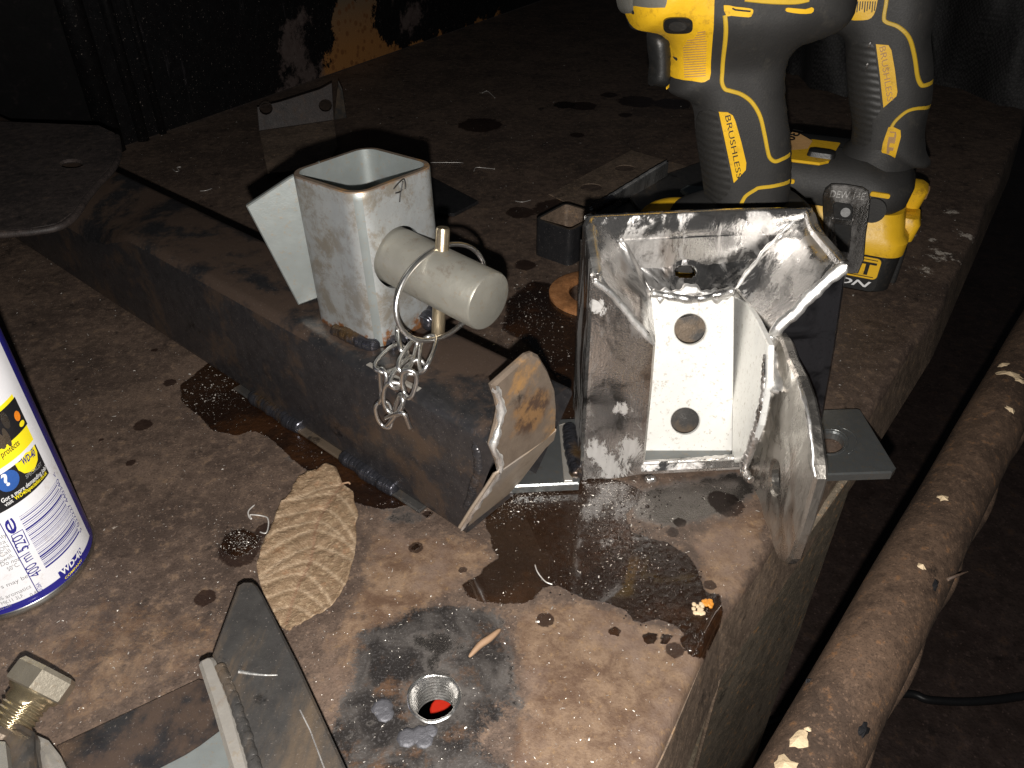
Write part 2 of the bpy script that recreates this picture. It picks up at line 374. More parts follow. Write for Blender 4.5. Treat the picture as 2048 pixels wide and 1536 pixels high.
def weld(name, path, r, mat='weld', parent=None, step=.7, jit=.25, flat=.75):
    path = spline(path, 14); L = [0]
    for i in range(len(path) - 1): L.append(L[-1] + (path[i + 1] - path[i]).length)
    n = max(6, int(L[-1] / (r * .13))); pts = []; rad = []; ph = rnd.uniform(0, 6); lam = r * (.62 if step > .44 else 3.1); amp = (.055 if step > .44 else .03); jit = jit if step > .44 else jit * .8
    w1, w2, w3 = rnd.uniform(.6, 1.1), rnd.uniform(1.7, 2.6), rnd.uniform(3.5, 5)
    for i in range(n + 1):
        d = L[-1] * i / n; k = min(len(path) - 2, max(0, next((j for j in range(len(L) - 1) if L[j + 1] >= d), len(path) - 2))); t = (d - L[k]) / max(1e-9, L[k + 1] - L[k])
        e = min(1, i / 4, (n - i) / 4) if n > 8 else 1; q = d / lam + .35 * math.sin(d / r * .37 + ph)
        sc = 1 - amp + 2 * amp * (1 - (q % 1.0)) ** .6 + jit * .55 * (math.sin(d / r * w1 + ph) * .5 + math.sin(d / r * w2 + ph * 2) * .3)
        rad.append(r * sc * (.25 + .75 * e ** .5)); pts.append(path[k].lerp(path[k + 1], t) + Vector((math.sin(d / r * w3), math.sin(d / r * w2 + 2), math.sin(d / r * w1 + 4))) * r * .06 * (1 + jit))
    vs, fs = sweep(pts, rad, 14); return obj(name, vs, fs, mat, parent, True)

def band(name, path, wd, mat, parent, nrm, wob=.25, lift=.0004, crown=.22, sd=1):
    """irregular ground strip following an edge, crowned across its width"""
    path = spline(path, 14); n = len(path); vs = []; r_ = random.Random(sd); p1, p2 = r_.uniform(0, 6), r_.uniform(0, 6); Ls = 0; K = 7
    for i, p in enumerate(path):
        if i: Ls += (path[i] - path[i - 1]).length
        t = (path[min(i + 1, n - 1)] - path[max(0, i - 1)]).normalized(); nn = (nrm - t * nrm.dot(t)).normalized(); s_ = t.cross(nn)
        w1 = wd * (1 + wob * math.sin(Ls * 420 + p1) + wob * .6 * math.sin(Ls * 1100 + p2)); w0 = wd * (1 + wob * math.sin(Ls * 510 + p2) + wob * .5 * math.sin(Ls * 1300 + p1)); e = min(1, .3 + i / 5, .3 + (n - 1 - i) / 5)
        for k in range(K):
            f = -1 + 2 * k / (K - 1); ww = (w1 if f > 0 else w0) * e; vs.append(p + s_ * f * ww + nn * (lift + wd * crown * (1 - f * f) - (.0009 if abs(f) == 1 else 0)))
    fs = [(i * K + k, i * K + k + 1, (i + 1) * K + k + 1, (i + 1) * K + k) for i in range(n - 1) for k in range(K - 1)]
    return obj(name, vs, fs, mat, parent, True)

# --- 2-D polygon tools
def area(p): return .5 * sum(p[i][0] * p[(i + 1) % len(p)][1] - p[(i + 1) % len(p)][0] * p[i][1] for i in range(len(p)))
def sdf(P, poly):                             # signed distance, inside negative; P (n,2)
    P = np.asarray(P, float); Q = np.asarray(poly, float); n = len(Q); D = np.full(len(P), 1e9); ins = np.zeros(len(P), bool)
    for i in range(n):
        a, b = Q[i], Q[(i + 1) % n]; ab = b - a; t = np.clip(((P - a) @ ab) / max(ab @ ab, 1e-18), 0, 1)
        D = np.minimum(D, np.hypot(*(P - a - t[:, None] * ab).T))
        c = ((a[1] > P[:, 1]) != (b[1] > P[:, 1]))
        with np.errstate(divide='ignore', invalid='ignore'): x = (b[0] - a[0]) * (P[:, 1] - a[1]) / (b[1] - a[1]) + a[0]
        ins ^= c & (P[:, 0] < x)
    return np.where(ins, -D, D)
def dline(P, line):
    P = np.asarray(P, float); Q = np.asarray(line, float); D = np.full(len(P), 1e9)
    for i in range(len(Q) - 1):
        a, b = Q[i], Q[i + 1]; ab = b - a; t = np.clip(((P - a) @ ab) / max(ab @ ab, 1e-18), 0, 1)
        D = np.minimum(D, np.hypot(*(P - a - t[:, None] * ab).T))
    return D
def inset(poly, d):                           # move every corner inwards (poly CCW)
    n = len(poly); out = []
    for i in range(n):
        a, b, c = Vector(poly[i - 1]), Vector(poly[i]), Vector(poly[(i + 1) % n])
        e1 = (b - a).normalized() if (b - a).length > 1e-9 else Vector((1, 0)); e2 = (c - b).normalized() if (c - b).length > 1e-9 else e1
        n1, n2 = Vector((-e1.y, e1.x)), Vector((-e2.y, e2.x)); m = n1 + n2
        m = m / max(m.length_squared, .35) * 2
        out.append(b + m * d)
    return [tuple(p) for p in out]
def resample(poly, h, closed=True):
    out = []; n = len(poly)
    for i in range(n if closed else n - 1):
        a, b = Vector(poly[i]), Vector(poly[(i + 1) % n]); k = max(1, int(round((b - a).length / h)))
        out += [tuple(a.lerp(b, j / k)) for j in range(k)]
    if not closed: out.append(tuple(poly[-1]))
    return out
def tri(outer, holes=(), h=None):
    pts = [tuple(p) for p in outer]; ed = [(i, (i + 1) % len(outer)) for i in range(len(outer))]
    for q in holes:
        s = len(pts); pts += [tuple(p) for p in q]; ed += [(s + i, s + (i + 1) % len(q)) for i in range(len(q))]
    nb = len(pts)
    if h:
        A = np.array(outer); x0, y0 = A.min(0); x1, y1 = A.max(0)
        gx, gy = np.meshgrid(np.arange(x0 + h / 2, x1, h), np.arange(y0 + h / 2, y1, h * .87)); gx[1::2] += h / 2
        G = np.c_[gx.ravel(), gy.ravel()]; ok = sdf(G, outer) < -h * .45
        for q in holes: ok &= sdf(G, q) > h * .45
        pts += [tuple(p) for p in G[ok]]
    r = delaunay_2d_cdt([Vector(p) for p in pts], ed, [], 0, 1e-9)
    v2 = [tuple(p) for p in r[0]]; F = [tuple(f) for f in r[2]]
    cen = np.array([[(v2[a][0] + v2[b][0] + v2[c][0]) / 3, (v2[a][1] + v2[b][1] + v2[c][1]) / 3] for a, b, c in F])
    ok = sdf(cen, outer) < 0
    for q in holes: ok &= sdf(cen, q) > 0
    F = [f if area([v2[i] for i in f]) > 0 else f[::-1] for f, k in zip(F, ok) if k and abs(area([v2[i] for i in f])) > 8e-11]
    return v2, F

def frame_of(pts, toward=None):
    pts = [Vector(p) for p in pts]; n = Vector((0, 0, 0)); o = pts[0]
    for i in range(1, len(pts) - 1): n += (pts[i] - o).cross(pts[i + 1] - o)
    n.normalize(); t = (toward - o) if toward is not None else (CP - o)
    if n.dot(t) < 0: n = -n
    u = (pts[1] - pts[0]).normalized(); u = (u - n * u.dot(n)).normalized(); return o, u, n.cross(u), n

def slab(name, pts, t, mat, parent=None, holes=(), bev=.0006, toward=None, edgemat=None, h=None, disp=None, attrs=None, smooth=False):
    """plate whose upper face is the polygon pts (3-D, on a plane); its body lies t behind it"""
    o, u, v, n = frame_of(pts, toward); to2 = lambda p: ((Vector(p) - o).dot(u), (Vector(p) - o).dot(v))
    P = [to2(p) for p in pts]
    if area(P) < 0: P = P[::-1]
    H = []
    for q in holes:
        q2 = [to2(p) for p in q]
        if area(q2) < 0: q2 = q2[::-1]
        H.append(q2)
    if h: P = resample(P, h)
    m = Mesh(); loops = [(P, 1)] + [(q, -1) for q in H]
    Pi = inset(P, bev); Hi = [inset(q, -bev) for q in H]
    v2, F = tri(Pi, Hi, h)
    up = [o + u * a + v * b for a, b in v2]
    if disp: up = [p + n * disp(p) for p in up]
    m.add(up, F)
    m.add([o + u * a + v * b - n * t for a, b in v2], [f[::-1] for f in F])
    for k, (q, s) in enumerate(loops):
        qi = Pi if k == 0 else Hi[k - 1]; L = len(q)
        r0 = [o + u * a + v * b for a, b in qi]
        if disp: r0 = [p + n * disp(p) for p in r0]
        vs = r0 + [o + u * a + v * b - n * bev for a, b in q] + [o + u * a + v * b - n * (t - bev) for a, b in q] + [o + u * a + v * b - n * t for a, b in qi]
        fs = []
        for j in range(3):
            for i in range(L):
                a, b = j * L + i, j * L + (i + 1) % L; f = (b, a, a + L, b + L); fs.append(f if s > 0 else f[::-1])
        nf = len(m.f); m.add(vs, fs)
    ob = obj(name, m.v, m.f, mat, parent, attrs=attrs(m.v) if attrs else None)
    if smooth: smooth_by_angle(ob, 40)
    return ob

def rr(x0, x1, y0, y1, r, seg=5):
    out = []
    for cx, cy, a in ((x1 - r, y0 + r, -90), (x1 - r, y1 - r, 0), (x0 + r, y1 - r, 90), (x0 + r, y0 + r, 180)):
        for k in range(seg + 1):
            t = math.radians(a + 90 * k / seg); out.append((cx + r * math.cos(t), cy + r * math.sin(t)))
    return out
def stack(levels, M3, seg=5, capb=True, capt=True, rev=False):
    """loft of rounded rectangles: levels (z, x0, x1, y0, y1, r); M3 maps local to place"""
    vs = []; fs = []; L = 4 * (seg + 1)
    for (z, x0, x1, y0, y1, r) in levels: vs += [M3 @ Vector((a, b, z)) for a, b in rr(x0, x1, y0, y1, r, seg)]
    for j in range(len(levels) - 1):
        for i in range(L):
            a, b = j * L + i, j * L + (i + 1) % L; fs.append((a, b, b + L, a + L))
    if capb: fs.append(tuple(range(L - 1, -1, -1)))
    if capt: fs.append(tuple((len(levels) - 1) * L + i for i in range(L)))
    return vs, fs
def basis(o, x, y, z=(0, 0, 1)):
    m = Matrix.Identity(4); x, y, z = Vector(x), Vector(y), Vector(z)
    for i in range(3): m[i][0], m[i][1], m[i][2], m[i][3] = x[i], y[i], z[i], Vector(o)[i]
    return m

def text_mesh(body, size=1.0, bold=0.0):      # flat lettering as vertices and faces
    cu = bpy.data.curves.new('lettering', 'FONT'); cu.body = body; cu.size = size; cu.offset = bold; cu.resolution_u = 3
    to = bpy.data.objects.new('lettering', cu); C.objects.link(to); bpy.context.view_layer.update()
    me = to.to_mesh(); vs = [v.co.copy() for v in me.vertices]; fs = [tuple(p.vertices) for p in me.polygons]
    to.to_mesh_clear(); bpy.data.objects.remove(to); bpy.data.curves.remove(cu); return vs, fs

# ------------------------------------------------------------------ the bench top
EDGE = [(-.180, -.205), (.020, .095), (.055, .148), (.087, .205), (.115, .239), (.199, .340), (.302, .471), (.410, .630), (.540, .822), (.90, 1.40), (1.5, 2.4)]
INW = Vector((-.763, .647, 0))
def axis_steps(a, b, h0, grow):
    out = [a]; h = h0
    while out[-1] < b: out.append(out[-1] + h); h = h0 + grow * max(0, out[-1] - .55 if a >= 0 else 0)
    return out
bench = thing('workbench', 'rusty brown steel workbench carrying all the parts, oil puddle near its corner', 'workbench', (.1, .24, -.45))
def build_bench():
    E = np.array(EDGE); seg = np.hypot(*(E[1:] - E[:-1]).T); S = np.r_[0, np.cumsum(seg)]
    sv = []; s = .10
    while s < S[-1]: sv.append(s); s += .0030 if s < .95 else .0030 + (s - .95) * .05
    tv = []; t = 0.0
    while t < 2.3: tv.append(t); t += .0030 if t < .45 else .0030 + (t - .45) * .05
    sv = np.array(sv); tv = np.array(tv)
    ex = np.interp(sv, S, E[:, 0]); ey = np.interp(sv, S, E[:, 1]); ex += .0012 * np.sin(sv * 41) ; ey += .0008 * np.sin(sv * 67 + 1)
    roll = [(.0040, -.0050, 0), (.0016, -.0042, 0), (.0002, -.0026, 0), (-.0006, 0, 0)]   # rounded arris then flat top
    rows = [(-.0042, -.0055), (-.0036, -.0030), (-.0020, -.0010), (0, -.0001)] + [(x, 0.0) for x in tv[1:]]
    n, m = len(sv), len(rows); X = np.zeros((n, m)); Y = X.copy(); Z = X.copy()
    for j, (t, z) in enumerate(rows): X[:, j] = ex + (t + .004) * INW.x - 0; Y[:, j] = ey + (t + .004) * INW.y; Z[:, j] = z
    P = np.c_[X.ravel(), Y.ravel()]; z = Z.ravel()
    # threaded hole region
    hc = np.array(on(868, 1395)[:2]); hr = .0092
    idx = lambda i, j: i * m + j
    quads = [(idx(i, j), idx(i, j + 1), idx(i + 1, j + 1), idx(i + 1, j)) for i in range(n - 1) for j in range(m - 1)]
    Q = np.array(quads); cen = P[Q].mean(1); k0 = int(np.argmin(np.hypot(*(cen - hc).T))); ci, cj = k0 // (m - 1), k0 % (m - 1)
    qi, qj = np.arange(len(Q)) // (m - 1), np.arange(len(Q)) % (m - 1); rem = (abs(qi - ci) <= 5) & (abs(qj - cj) <= 5)
    keep = [quads[i] for i in np.nonzero(~rem)[0]]; cnt = {}
    for q in Q[rem]:
        for k in range(4):
            e = (q[k], q[(k + 1) % 4]); cnt[e] = 1
    bd = {a: b for a, b in cnt if (b, a) not in cnt}; a0 = next(iter(bd)); loop = [a0]
    while bd[loop[-1]] != a0: loop.append(bd[loop[-1]])
    outer = [tuple(P[i]) for i in loop]; inner = [(hc[0] + hr * math.cos(t * math.pi / 20), hc[1] + hr * math.sin(t * math.pi / 20)) for t in range(40)]
    if area(outer) < 0: outer = outer[::-1]
    v2, F = tri(outer, [inner]); base = len(P); P = np.r_[P, np.array(v2)]; z = np.r_[z, np.zeros(len(v2))]
    keep += [tuple(base + i for i in f) for f in F]
    # orientation
    fs = []
    for f in keep[:1]:
        a, b, c = [np.r_[P[i], z[i]] for i in f[:3]]
    flip = np.cross(P[keep[500][1]] - P[keep[500][0]], P[keep[500][2]] - P[keep[500][0]]) < 0
    fs = [(f[::-1] if flip and len(f) == 4 else f) for f in keep]
    W = lambda pts: [tuple(on(*p)[:2]) for p in pts]
    soft = .006
    def poly(*ps):
        r = np.zeros(len(P))
        for p in ps: r = np.maximum(r, np.clip(.5 - sdf(P, W(p)) / soft * .5, 0, 1))
        return r
    def blobs(lst, k=1.0):
        r = np.zeros(len(P))
        for (px, py, rx) in lst:
            c = on(px, py); R = rx / FPX * (c - CP).dot(FW); d = np.hypot(P[:, 0] - c.x, P[:, 1] - c.y)
            r = np.maximum(r, np.clip(1 - d / R * .5, 0, 1) * k)
        return r
    def line(pts, wd):
        return np.clip(1 - dline(P, W(pts)) / wd * .5, 0, 1)
    puddle = [(970, 1028), (985, 1000), (1020, 960), (1060, 950), (1140, 945), (1230, 960), (1290, 985), (1250, 1030), (1262, 1066), (1300, 1078), (1334, 1086), (1376, 1111), (1392, 1140), (1400, 1165),
              (1409, 1190), (1438, 1190), (1446, 1215), (1438, 1252), (1405, 1305), (1385, 1312), (1372, 1300), (1378, 1270), (1367, 1260), (1326, 1240), (1300, 1238), (1276, 1248), (1251, 1219), (1214, 1206), (1160, 1194), (1115, 1169),
              (1088, 1173), (1077, 1190), (1048, 1206), (995, 1204), (960, 1205), (933, 1190), (928, 1169), (962, 1153), (970, 1136), (1003, 1115), (986, 1099), (982, 1074)]
    side = [(399, 740), (385, 755), (362, 770), (365, 805), (400, 832), (430, 862), (470, 870), (505, 862), (535, 870), (600, 930), (650, 965), (700, 1000), (760, 1020), (790, 1015), (850, 1000), (700, 800), (450, 700)]
    behind = [(1010, 600), (1060, 560), (1150, 570), (1165, 700), (1160, 850), (1120, 850), (1110, 760), (1050, 690), (1000, 660)]
    wet = np.maximum.reduce([poly(puddle), poly(side), .62 * poly(behind), blobs([(1298, 1277, 14), (1230, 1263, 12), (1385, 1285, 24), (1330, 1278, 12), (480, 1085, 34), (832, 1095, 9), (855, 1028, 8), (1130, 210, 22)])])
    stain = np.maximum.reduce([blobs([(832, 1095, 14), (855, 1028, 10), (925, 1140, 9), (285, 850, 17), (262, 925, 10), (120, 920, 6), (960, 250, 40), (1165, 212, 26), (1275, 203, 36), (1345, 208, 34), (1250, 230, 14), (1155, 270, 14), (1218, 190, 16), (1120, 420, 50), (1040, 425, 26), (1090, 1240, 17),
        (1360, 1045, 12), (1345, 1065, 12), (1455, 1010, 30), (1440, 1000, 24), (340, 765, 12), (480, 1100, 40), (530, 1060, 18), (410, 1195, 20), (1640, 790, 12), (1165, 560, 22), (870, 430, 30), (1050, 530, 20), (1330, 1220, 14), (1420, 1170, 12), (1350, 1300, 18), (200, 880, 6), (150, 760, 5), (310, 700, 7)]),
        .75 * poly(behind), .5 * poly([(230, 340), (330, 420), (470, 600), (320, 500), (200, 560), (30, 480), (0, 420)])])
    tan = np.maximum.reduce([poly([(1030, 1225), (1160, 1200), (1290, 1255), (1370, 1265), (1460, 1215), (1430, 1260), (1300, 1600), (1000, 1600), (1060, 1400)]), poly([(1390, 1075), (1540, 1010), (1480, 1200), (1420, 1190)]),
        .75 * poly([(740, 1060), (960, 1080), (1000, 1115), (930, 1160), (860, 1220), (760, 1260), (640, 1330), (720, 1160)]), .55 * poly([(700, 1250), (760, 1260), (690, 1400), (600, 1420)]), .5 * poly([(200, 1180), (500, 1250), (400, 1340), (150, 1460), (0, 1300)])])
    soot = np.maximum.reduce([poly([(720, 1270), (800, 1235), (900, 1205), (990, 1225), (1015, 1300), (1040, 1400), (1010, 1470), (1040, 1600), (560, 1600), (640, 1500), (700, 1380)]), .8 * poly([(0, 300), (230, 330), (330, 420), (300, 480), (0, 600)]) * 0])
    soot *= 1 - .9 * np.clip(1 - np.hypot(P[:, 0] - on(985, 1470).x, P[:, 1] - on(985, 1470).y) / .02, 0, 1)
    grey = np.maximum.reduce([.9 * poly([(1240, 985), (1480, 940), (1520, 985), (1440, 1035), (1330, 1055), (1270, 1040)]), .75 * line([(1000, 1230), (1018, 1310), (1032, 1410)], .0022), .8 * blobs([(868, 1395, 75)]),
        .7 * poly([(790, 1270), (900, 1250), (960, 1300), (860, 1340)]), .55 * poly([(560, 890), (700, 950), (900, 1040), (780, 1060), (690, 990), (560, 920)]), .8 * line([(655, 1470), (760, 1405)], .0008), .8 * line([(680, 1485), (775, 1420)], .0006)])
    pale = np.maximum.reduce([blobs([(1885, 510, 42), (1850, 540, 34), (1905, 425, 26), (1870, 480, 18), (1830, 470, 14), (2010, 325, 18), (230, 1055, 16), (1395, 1215, 16), (965, 185, 12), (1930, 470, 30), (1860, 590, 18)], .58) ])
    at = dict(wet=wet, stain=stain, tan=tan, soot=soot, grey=grey, pale=pale)
    # low undulation of the old plate
    vs = np.c_[P, z]
    o = obj('bench_top', vs.tolist(), fs, 'table', bench, True, at)
    # side flange in two lengths
    def flange(s0, s1, dep, name, off, mat='side'):
        ss = np.linspace(s0, s1, max(4, int((s1 - s0) / .01))); m = Mesh(); vs = []
        for s in ss:
            x, y = np.interp(s, S, E[:, 0]), np.interp(s, S, E[:, 1]); nrm = Vector((-INW.x, -INW.y, 0))
            p = Vector((x, y, 0)) + nrm * (off - .0002); fl = nrm * .0065
            d = dep(s) if callable(dep) else dep
            vs += [p + V((0, 0, -.0045)), p + fl + V((0, 0, -d)), p + fl - nrm * .004 + V((0, 0, -d)), p - nrm * .004 + V((0, 0, -.0045))]
        fs = []
        for i in range(len(ss) - 1):
            for k in range(4): fs.append((i * 4 + k, (i + 1) * 4 + k, (i + 1) * 4 + (k + 1) % 4, i * 4 + (k + 1) % 4))
        fs += [(3, 2, 1, 0), tuple((len(ss) - 1) * 4 + k for k in range(4))]
        m.add(vs, fs); return obj(name, m.v, m.f, mat, bench)
    s_c = S[3] + .002
    flange(.1, s_c - .0012, .044, 'side_flange', .0002)
    flange(s_c + .0012, S[-1], .046, 'side_flange', -.0012)
    return hc
HC = build_bench()
HC3 = V((HC[0], HC[1], 0))
# threaded insert in the bench top
def threaded_insert():
    prof = [(.0104, .0003), (.0099, .0007), (.0094, .0006), (.0089, .0001)]; z = 0; 
    for k in range(7):
        prof += [(.0087, z - .0004), (.0078, z - .0012), (.0077, z - .0014), (.0087, z - .0021)]; z -= .0020
    prof += [(.0087, z - .001), (.0115, z - .001), (.0115, -.002)]
    seg = 48; vs = []; fs = []
    for i, (r, zz) in enumerate(prof):
        for k in range(seg):
            a = 2 * math.pi * k / seg; rj = r * (1 + (.02 * math.sin(3 * a) + .012 * math.sin(7 * a + 1) if i < 4 else 0)); vs.append(HC3 + V((rj * math.cos(a), rj * math.sin(a), zz - (.0020 * k / seg if 3 < i < len(prof) - 3 else 0))))
    for i in range(len(prof) - 1):
        for k in range(seg): fs.append((i * seg + k, i * seg + (k + 1) % seg, (i + 1) * seg + (k + 1) % seg, (i + 1) * seg + k))
    o = obj('threaded_insert', vs, [f[::-1] for f in fs], 'weldbright', bench, True)
threaded_insert()
for dx, dy, r in ((-.021, -.005, .0032), (-.006, -.017, .004), (-.002, -.0155, .003), (.003, -.018, .003), (-.024, -.003, .0022)):
    pass
m = Mesh()
for px, py, r in ((765, 1415, .0042), (770, 1428, .0036), (815, 1475, .0042), (840, 1470, .0040), (860, 1462, .003), (848, 1480, .0036), (752, 1418, .002)):
    p = on(px, py, 0); m.add(*ellipsoid(p, (V((r, .2 * r, 0)), V((-.2 * r, r, 0)), V((0, 0, r * .13)))))
obj('weld_spatter', m.v, m.f, 'spatter', bench, True)
# bench leg and rail
slab('leg_panel', [V((.100, .2225, -.046)), V((.115, .2390, -.046)), V((.1905, .3190, -.018)), V((.1905, .3190, -.449)), V((.100, .2225, -.449))], .004, 'leg', bench, bev=.0008, toward=V((.5, -.3, 0)))
m = Mesh(); m.add(*sweep([V((.1010, .2215, -.066)), V((.1010, .2215, -.44))], .0012, 6)); obj('panel_hem', m.v, m.f, 'side', bench)
slab('red_cap', [HC3 + V((.0065 * math.cos(t), .0065 * math.sin(t) + .0235, -.046)) for t in [k * math.pi / 8 for k in range(16)]], .01, 'red', None, toward=V((0, 0, 5)))
ro = bpy.data.objects['red_cap']; tag(ro, 'small red cap glimpsed through the threaded hole in the bench', 'cap')

# ------------------------------------------------------------------ floor, wall, ledge
def grid_obj(name, o, u, v, nu, nv, mat, attr=None, parent=None):
    vs = [Vector(o) + Vector(u) * (i / nu) + Vector(v) * (j / nv) for i in range(nu + 1) for j in range(nv + 1)]
    fs = [(i * (nv + 1) + j, (i + 1) * (nv + 1) + j, (i + 1) * (nv + 1) + j + 1, i * (nv + 1) + j + 1) for i in range(nu) for j in range(nv)]
    return obj(name, vs, fs, mat, parent, False, attr(vs) if attr else None)
tag(grid_obj('floor', (-2.5, -1, -.45), (6, 0, 0), (0, 6, 0), 10, 10, 'floor'), kind='structure')
W0 = V((-.403, .775, 0)); WD = V((.4925, .870, 0)).normalized(); WN = V((WD.y, -WD.x, 0))
def wall_attr(vs):
    P = np.array([[(Vector(p) - W0).dot(WD), p[2]] for p in vs])
    def q(pts): return [((hit(a, b, W0, WN) - W0).dot(WD), hit(a, b, W0, WN).z) for a, b in pts]
    def pol(pts, s=.03): return np.clip(.5 - sdf(P, q(pts)) / s * .5, 0, 1)
    pr = pol([(636, 172), (650, 120), (668, 80), (660, 40), (672, -20), (735, -20), (745, 40), (770, 75), (790, 100), (870, 75), (1000, 30), (1000, 45), (640, 180)])
    ru = np.clip(1 - (P[:, 1] - .02) / .07, 0, 1); ru = ru ** .6
    sc = np.maximum(pol([(560, 60), (600, 40), (620, 120), (660, 140), (620, 190), (570, 190)], .05), .8 * pol([(780, -10), (860, -10), (860, 70), (800, 80)], .06))
    return dict(primer=pr, rusty=ru, scuff=sc)
MAT['leftwall'] = mk_plain('grimy_black_paint', (.0030, .0028, .0030), .6, 0, 300, .0001, .5, (.012, .009, .009), .6)
MAT['leftwall'].node_tree.nodes['Principled BSDF'].inputs['Specular IOR Level'].default_value = .06
wall = thing('back_wall', 'scuffed black painted steel wall with an orange bare patch at its foot', 'wall', W0)
wall['kind'] = 'structure'
grid_obj('wall_sheet', W0 + V((0, 0, .0008)), WD * 1.6, V((0, 0, .5)), 150, 50, 'wall', wall_attr, wall)
CL = V((-.9, -.35, 0))
grid_obj('wall_sheet', W0 + CL * .9 + V((0, 0, .0008)), -CL * .9, V((0, 0, .5)), 40, 30, 'leftwall', lambda vs: dict(primer=np.zeros(len(vs)), rusty=np.zeros(len(vs)), scuff=np.zeros(len(vs))), wall)
for t, r in ((.035, .006), (.060, .004)):
    b = W0 + WD * t + WN * .001; vs, fs = sweep([b, b + V((0, 0, .25)), b + V((0, 0, .5))], r, 10); obj('wall_rib', vs, fs, 'wall', wall, True)
for t, r in ((.0, .012), (.16, .007), (.26, .005)):
    b = W0 + CL * t - V((0, .001, 0)); vs, fs = sweep([b, b + V((0, 0, .25)), b + V((0, 0, .5))], r, 10); obj('wall_rib', vs, fs, 'wall', wall, True)
ledge = thing('steel_ledge', 'brown steel ledge with a slotted hole in the far corner behind the beam', 'ledge', (-.5, .7, 0))
zl = .0755
lp = [(-60, 470), (0, 463), (60, 458), (115, 448), (148, 425), (170, 392), (195, 362), (222, 335), (234, 312), (236, 292), (232, 265), (200, 250), (-150, 235)]
hl = [on(143 + 22 * math.cos(t), 327 + 8 * math.sin(t), zl) for t in [k * math.pi / 8 for k in range(16)]]
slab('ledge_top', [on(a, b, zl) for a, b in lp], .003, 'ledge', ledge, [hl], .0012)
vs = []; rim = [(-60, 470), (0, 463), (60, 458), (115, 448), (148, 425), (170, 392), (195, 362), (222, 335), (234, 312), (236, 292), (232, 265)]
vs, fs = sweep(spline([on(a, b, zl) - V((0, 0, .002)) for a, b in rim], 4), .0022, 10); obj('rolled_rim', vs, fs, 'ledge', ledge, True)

# ------------------------------------------------------------------ flat pieces lying on the bench
def plate_thing(name, label, cat, px, z, t, mat, holes=(), bev=.0004, group=None):
    o = slab(name, [on(a, b, z) for a, b in px], t, mat, None, [[on(cx + rx * math.cos(k * math.pi / 10), cy + ry * math.sin(k * math.pi / 10), z) for k in range(20)] for cx, cy, rx, ry in holes], bev, toward=V((0, 0, 5)))
    # origin at the plate's own place
    c = sum((Vector(v.co) for v in o.data.vertices), Vector()) / len(o.data.vertices); c.z = 0
    for v in o.data.vertices: v.co -= c
    o.location = c; tag(o, label, cat, group); return o
plate_thing('flat_plate', 'dark flat steel plate poking out behind the galvanised tube', 'plate', [(700, 330), (855, 349), (957, 402), (909, 427), (780, 420)], .0035, .003, 'dark')
plate_thing('flat_plate', 'thin brown plate with two punched holes lying behind the square offcut', 'plate', [(1097, 388), (1262, 300), (1420, 345), (1240, 440), (1164, 420)], .0012, .001, 'side', [(1182, 374, 21, 7), (1250, 336, 20, 6)])
plate_thing('flat_plate', 'oil-spotted grey plate lying left of the drill handle', 'plate', [(1245, 378), (1400, 324), (1425, 372), (1420, 430), (1290, 430)], .006, .004, 'gusset')
plate_thing('steel_offcut', 'small pale metal offcut beside the drill grip', 'offcut', [(1362, 378), (1375, 370), (1416, 373), (1418, 392), (1380, 390)], .010, .0038, 'galv2')
o = slab('folded_bracket', [on(a, b, .008) for a, b in [(518, 262), (668, 240), (675, 292), (650, 330), (535, 345)]], .002, 'side', thing('folded_bracket', 'brown folded steel bracket with two holes leaning by the back wall', 'bracket', on(590, 300)), [], .0006)
fb = o.parent
up = [on(518, 262, .008), on(668, 240, .008)]
vplane = hit
n_ = (up[1] - up[0]).cross(V((0, 0, 1))).normalized(); 
def upr(a, b): return hit(a, b, up[0], (n_ + V((0, 0, .35))).normalized())
o = slab('lip', [upr(518, 262), upr(514, 214), upr(560, 203), upr(640, 178), upr(664, 165), upr(668, 240)], .002, 'ledge', fb,
     [[upr(532 + 13 * math.cos(k * .5236), 217 + 12 * math.sin(k * .5236)) for k in range(12)], [upr(651 + 13 * math.cos(k * .5236), 211 + 12 * math.sin(k * .5236)) for k in range(12)]], .0005)
fin = [hit(a, b, up[1] + V((.004, .01, 0)), (-.3, -1, 0)) for a, b in [(668, 240), (672, 200), (676, 162), (684, 180), (692, 236)]]
slab('fin', fin, .002, 'gusset', fb, bev=.0003)
# bright strip
st0, st1 = on(1178, 418, .014), on(1333, 323, .020)
d_ = (st1 - st0).normalized(); s_ = d_.cross(V((0, 0, 1))).normalized()
strip = thing('steel_strip', 'thin shiny steel strip standing on edge between offcut and drill', 'strip', V((st0.x, st0.y, 0)))
slab('blade', [st0, st1, st1 + s_ * .0022, st0 + s_ * .0022], .013, 'weldbright', strip, bev=.0004, toward=V((0, 0, 5)))
band('bright_edge', [st0 + V((0, 0, .0004)), st0.lerp(st1, .5) + V((0, 0, .0004)), st1 + V((0, 0, .0004))], .0011, 'ground', strip, (lo.location - st0).normalized(), .2, sd=12)
weld('weld_bead', [on(1180, 420, .012), on(1205, 408, .013), on(1225, 398, .012)], .0042, 'weld', strip)
slab('foot', [on(1165, 440, .003), on(1180, 412, .003), on(1300, 380, .003), on(1320, 430, .003)], .003, 'dark', strip, toward=V((0, 0, 5)))
